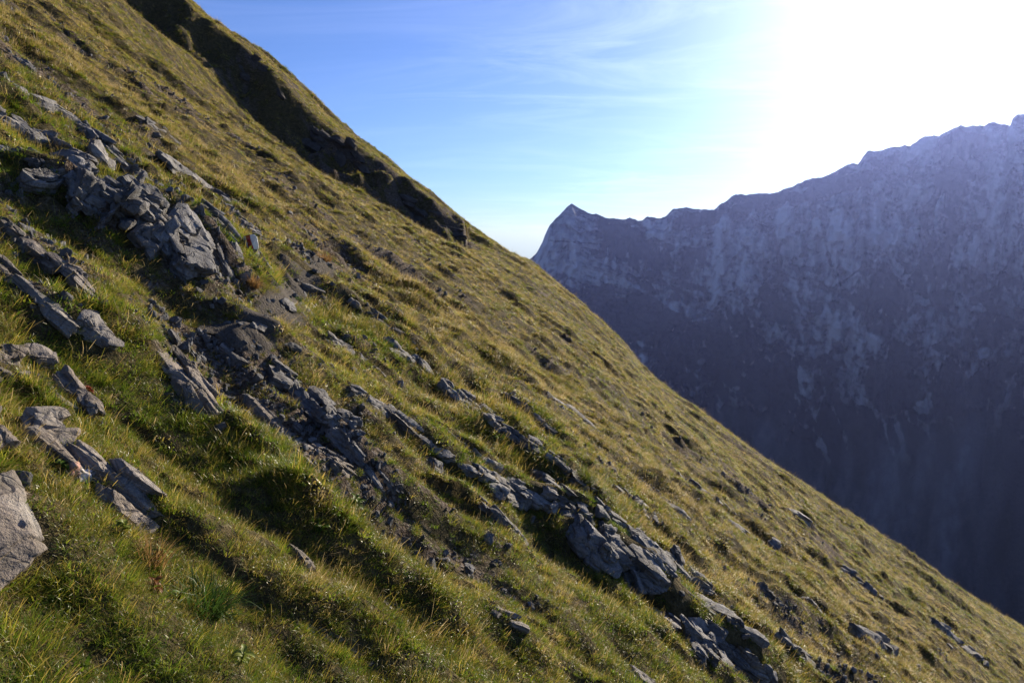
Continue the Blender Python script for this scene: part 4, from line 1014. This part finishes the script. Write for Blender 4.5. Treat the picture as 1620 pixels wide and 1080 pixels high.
def euler_from(up, yaw):
    """XYZ euler that turns +Z to `up` after a yaw about Z"""
    z = up / np.linalg.norm(up, axis=1, keepdims=True)
    a = np.stack([np.cos(yaw), np.sin(yaw), np.zeros_like(yaw)], 1)
    x = a - z * (a * z).sum(1, keepdims=True); x /= np.linalg.norm(x, axis=1, keepdims=True)
    y = np.cross(z, x)
    return np.stack([np.arctan2(y[:, 2], z[:, 2]), np.arcsin(np.clip(-x[:, 2], -1, 1)), np.arctan2(x[:, 1], x[:, 0])], 1)

rng = np.random.RandomState(2024)
xs, ys, rr_ = [], [], []
for r0, r1, dens in ((0.9, 3.2, 1900), (3.2, 6, 1150), (6, 12, 560), (12, 24, 210), (24, 52, 80)):
    x, y = sample_sector(rng, r0, r1, dens)
    xs.append(x); ys.append(y)
x = np.concatenate(xs); y = np.concatenate(ys)
rk = np.clip(rocky_mask(x, y) + 0.06 * near_rock(x, y), 0, 1)
hum = gnoise(x * 1.6, y * 2.4, 6.6, 400) + 0.6 * gnoise(x * 4, y * 5.5, 2.6, 401)
keep = (rng.uniform(size=len(x)) < 1.0 - 1.0 * sstep(0.50, 0.78, rk + 0.10 * rng.normal(size=len(x)))) & clear_of_rocks(x, y) & (path_dist(x, y) > 0.06)
x, y, rk, hum = x[keep], y[keep], rk[keep], hum[keep]
ny = normal_at(x, y, 0.2, True)[:, 1]
keep = rng.uniform(size=len(x)) > 0.45 * sstep(-0.45, -0.75, ny)
x, y, rk, hum = x[keep], y[keep], rk[keep], hum[keep]
z = H(x, y)
r = np.hypot(x, y)
nrm = normal_at(x, y, 0.2, True)
down = np.stack([nrm[:, 0], nrm[:, 1], -0.3 * np.ones(len(x))], 1)
up = 0.55 * nrm + np.array([0, 0, 0.75]) + 0.35 * down + rng.normal(size=(len(x), 3)) * 0.16
rot = euler_from(up, rng.uniform(0, 2 * math.pi, len(x)))
big = 1 + 0.75 * sstep(9, 34, r)
scl = big * (0.82 + 0.45 * np.clip(hum, -0.3, 1.0)) * rng.uniform(0.7, 1.25, len(x)) * (1 - 0.45 * sstep(0.35, 0.6, rk))
# dry and golden higher up and further off, greener close by on the valley side
lush = 0.5 * gnoise(x * 0.25, y * 0.3, 3.3, 410) + 0.6 * gnoise(x * 0.9, y * 1.2, 3.9, 411) + 0.35 * gnoise(x * 3, y * 3.4, 3.9, 412)
dry = 0.385 + 0.11 * sstep(3.5, 9, r) - 0.34 * lush + 0.10 * rng.normal(size=len(x)) + np.where(rng.uniform(size=len(x)) < 0.13, 0.35, 0.0) - 0.15 * (1 - sstep(1.8, 5.5, r)) - 0.07 * sstep(18, 30, r)
val = np.clip((0.95 + 0.2 * rng.normal(size=len(x))) * (1 + 0.22 * (1 - sstep(3, 8, r))), 0.5, 1.7)
pick = rng.uniform(size=len(x))
idx = np.where(pick < .22, 0, np.where(pick < .46, 1, np.where(pick < .62, 2, np.where(pick < .75, 3, np.where(pick < .84, 4, np.where(pick < .92, 5, np.where(pick < .95, 6, 7)))))))
idx = np.where((r < 5) & ((idx == 3) | (idx == 5)) & (rng.uniform(size=len(x)) < 0.75), np.where(rng.uniform(size=len(x)) < 0.3, 6, 7), idx)
scl = scl * np.where(r < 5, 0.78, 1.0)
idx = np.where((y > 37) & (rng.uniform(size=len(x)) < 0.5), 5, idx); scl = np.where(y > 37, scl * rng.uniform(0.9, 1.5, len(x)), scl)
grass = scatter('grass', np.stack([x, y, z], 1), rot, scl, idx, {'dry': np.clip(dry, 0.02, 1), 'val': val}, tuft_objs)

# ------------------------------------------------------------------ gravel in the bare patches
x1, y1 = sample_sector(rng, 1.0, 7.5, 1500); x2, y2 = sample_sector(rng, 7.5, 18, 160); x3, y3 = sample_sector(rng, 18, 44, 12)
x = np.concatenate([x1, x2, x3]); y = np.concatenate([y1, y2, y3])
kp = rng.uniform(size=len(x)) < sstep(0.43, 0.66, rocky_mask(x, y) + 0.15 * near_rock(x, y) + 0.05 * rng.normal(size=len(x)))
x, y = x[kp], y[kp]
z = H(x, y) + 0.002
rot = rng.uniform(0, 6.28, (len(x), 3))
scl = np.exp(rng.normal(size=len(x)) * 0.6) * 0.013 * (1 + np.hypot(x, y) / 9)
peb_objs = []
for k in range(4):
    me = rock_mesh('pebble', 1.0, 0.75, 0.55, 0.26, 950 + k, 1.0, 8, 0.3)
    me.materials.append(M_ROCK)
    peb_objs.append(bpy.data.objects.new('pebble', me))
gravel = scatter('gravel', np.stack([x, y, z], 1), rot, np.clip(scl, 0, 0.075), rng.randint(0, 4, len(x)), {}, peb_objs)

# ------------------------------------------------------------------ single plants that stand out of the turf
def plant_mat(name, c0, c1, trans=0.4):
    m, t = new_mat(name)
    n = noise(t, position(t), 40.0, 3, 0.6)
    c = mixc(t, n, c0, c1)
    p = t.nodes.new('ShaderNodeBsdfPrincipled'); t.links.new(c, p.inputs['Base Color']); p.inputs['Roughness'].default_value = 0.45; p.inputs['Specular IOR Level'].default_value = 0.12
    tr = t.nodes.new('ShaderNodeBsdfTranslucent'); t.links.new(c, tr.inputs[0])
    mx = t.nodes.new('ShaderNodeMixShader'); mx.inputs[0].default_value = trans
    t.links.new(p.outputs[0], mx.inputs[1]); t.links.new(tr.outputs[0], mx.inputs[2])
    finish(t, mx.outputs[0])
    return m
M_LEAF = plant_mat('green_leaf', (0.06, 0.12, 0.012), (0.13, 0.19, 0.03))
M_PALE = plant_mat('yellow_green_leaf', (0.14, 0.19, 0.03), (0.22, 0.25, 0.05))
M_REDL = plant_mat('red_leaf', (0.20, 0.03, 0.015), (0.26, 0.07, 0.03))
M_STRAW = plant_mat('straw_leaf', (0.24, 0.14, 0.045), (0.36, 0.22, 0.09))
M_SEDGE = plant_mat('sedge_leaf', (0.03, 0.075, 0.012), (0.07, 0.12, 0.02))
def leaf_mesh(name, ln, wd, curl, seed):
    n = 7
    V, Q = [], []
    for i in range(n):
        f = i / (n - 1)
        w = wd * (math.sin(math.pi * min(1, f * 0.93 + 0.07)) ** 0.8) * 0.5 + 0.0004
        a = curl * f
        x = ln * f * math.cos(a * 0.6); z = ln * f * math.sin(0.7 - a)
        for k in (-1, -0.5, 0, 0.5, 1):
            V.append((x, w * k, z + abs(k) * w * 0.35))
    for i in range(n - 1):
        for k in range(4):
            q = i * 5 + k; Q.append((q, q + 1, q + 6, q + 5))
    return mesh_np(name, np.array(V), np.array(Q))
def ground_frame(px, py):
    p = hit(px, py)
    n = normal_at(p[:1], p[1:2])[0]
    return Vector((p[0], p[1], float(H(p[:1], p[1:2])[0]))), Vector((n * 0.6 + np.array([0, 0, 0.5])).tolist()).normalized(), np.linalg.norm(p)
def herb(px, py, size_px, nl, mat, label, cat, name, aspect=0.42, curl=0.9, seed=0, group=None):
    loc, up, D = ground_frame(px, py)
    r = random.Random(seed + int(px))
    root = bpy.data.objects.new(name, None); COL.objects.link(root); root.location = loc; root.empty_display_size = 0.05
    tag(root, label, cat, group)
    q = up.to_track_quat('Z', 'Y').to_matrix().to_4x4()
    size = 0.7 * size_px * D / F
    for i in range(nl):
        ln = size * r.uniform(0.35, 0.6)
        me = leaf_mesh('leaf', ln, ln * aspect * r.uniform(0.8, 1.2), curl * r.uniform(0.5, 1.2), i)
        o = link('leaf', me, mat, root)
        o.matrix_basis = q @ Matrix.Translation((0, 0, size * r.uniform(0.05, 0.45))) @ Matrix.Rotation(i * 2.4 + r.uniform(-.4, .4), 4, 'Z') @ Matrix.Rotation(r.uniform(-0.5, 0.3), 4, 'Y')
    st = link('stem', mesh_np('stem', np.array([(sx * .0015, sy * .0015, z) for z in (-0.02, size * 0.5) for sx, sy in ((-1, -1), (1, -1), (1, 1), (-1, 1))]), np.array([(0, 1, 5, 4), (1, 2, 6, 5), (2, 3, 7, 6), (3, 0, 4, 7)])), mat, root)
    st.matrix_basis = q
    return root
def tussock(px, py, h_px, nb, mat, label, cat, name, seed, spread=0.8, curl=0.5, w=0.0035):
    loc, up, D = ground_frame(px, py)
    h = 0.85 * h_px * D / F
    me = tuft_mesh(seed, nb, h * 0.30, h * 0.55, h * 1.0, w, spread, curl)
    me.materials.clear(); me.materials.append(mat)
    o = link(name, me)
    o.location = loc; o.rotation_euler = up.to_track_quat('Z', 'Y').to_euler()
    return tag(o, label, cat)
tussock(512, 414, 30, 260, M_STRAW, 'orange dry grass tussock at the far end of the trail', 'dry tussock', 'dry_tussock', 61, 0.8, 0.5, 0.004)
tussock(322, 965, 95, 200, M_SEDGE, 'dark green long bladed sedge clump in the foreground meadow', 'sedge', 'sedge_clump', 62, 0.75, 0.6, 0.0035)
tussock(470, 474, 18, 120, M_SEDGE, 'small fresh green tuft beside the dark rounded trail stone', 'grass tuft', 'grass_tuft', 63)
tussock(400, 450, 36, 260, M_STRAW, 'straw coloured turf bank tuft overhanging the hill side of the trail', 'dry tussock', 'dry_tussock', 64, 0.9, 0.6, 0.003)
tussock(240, 890, 70, 90, M_STRAW, 'tall yellow blades standing left of the sedge clump', 'dry tussock', 'dry_tussock', 65, 0.5, 0.25, 0.003)
herb(140, 622, 26, 12, M_REDL, 'small red leaved plant below the ribbed tan rock', 'plant', 'red_leaved_plant', 0.5, 0.8, 1)
M_RUSSET = plant_mat('russet_leaf', (0.15, 0.055, 0.018), (0.22, 0.11, 0.03))
herb(240, 935, 50, 14, M_RUSSET, 'russet leaved plant in the foreground meadow left of the sedge clump', 'plant', 'russet_plant', 0.35, 0.9, 2)
herb(192, 842, 42, 11, M_PALE, 'bright yellow green leafy plant at the lower tip of the painted slab', 'plant', 'leafy_plant', 0.5, 0.9, 3)
herb(232, 812, 26, 8, M_LEAF, 'round leaved green plant touching the lower tip of the painted slab', 'plant', 'leafy_plant', 0.8, 0.9, 4)
herb(252, 885, 48, 10, M_PALE, 'small fern like plant above the russet leaved plant', 'plant', 'leafy_plant', 0.3, 0.7, 5)
herb(380, 1052, 60, 10, M_PALE, 'broad bright green leaves at the bottom edge, right of the sedge clump', 'plant', 'leafy_plant', 0.45, 0.8, 6)
herb(282, 950, 44, 8, M_LEAF, 'green upright leaves between the russet plant and the sedge clump', 'plant', 'leafy_plant', 0.4, 0.6, 7)
herb(560, 800, 44, 16, M_LEAF, 'dark bushy herb in the turf below the knobbly brown rock', 'plant', 'leafy_plant', 0.4, 0.8, 8)
herb(505, 845, 40, 14, M_LEAF, 'low green herb left of the dark bushy herb', 'plant', 'leafy_plant', 0.45, 0.8, 9)
herb(95, 745, 40, 12, M_LEAF, 'green leafy plant growing in the crook under the painted slab', 'plant', 'leafy_plant', 0.4, 0.8, 10)
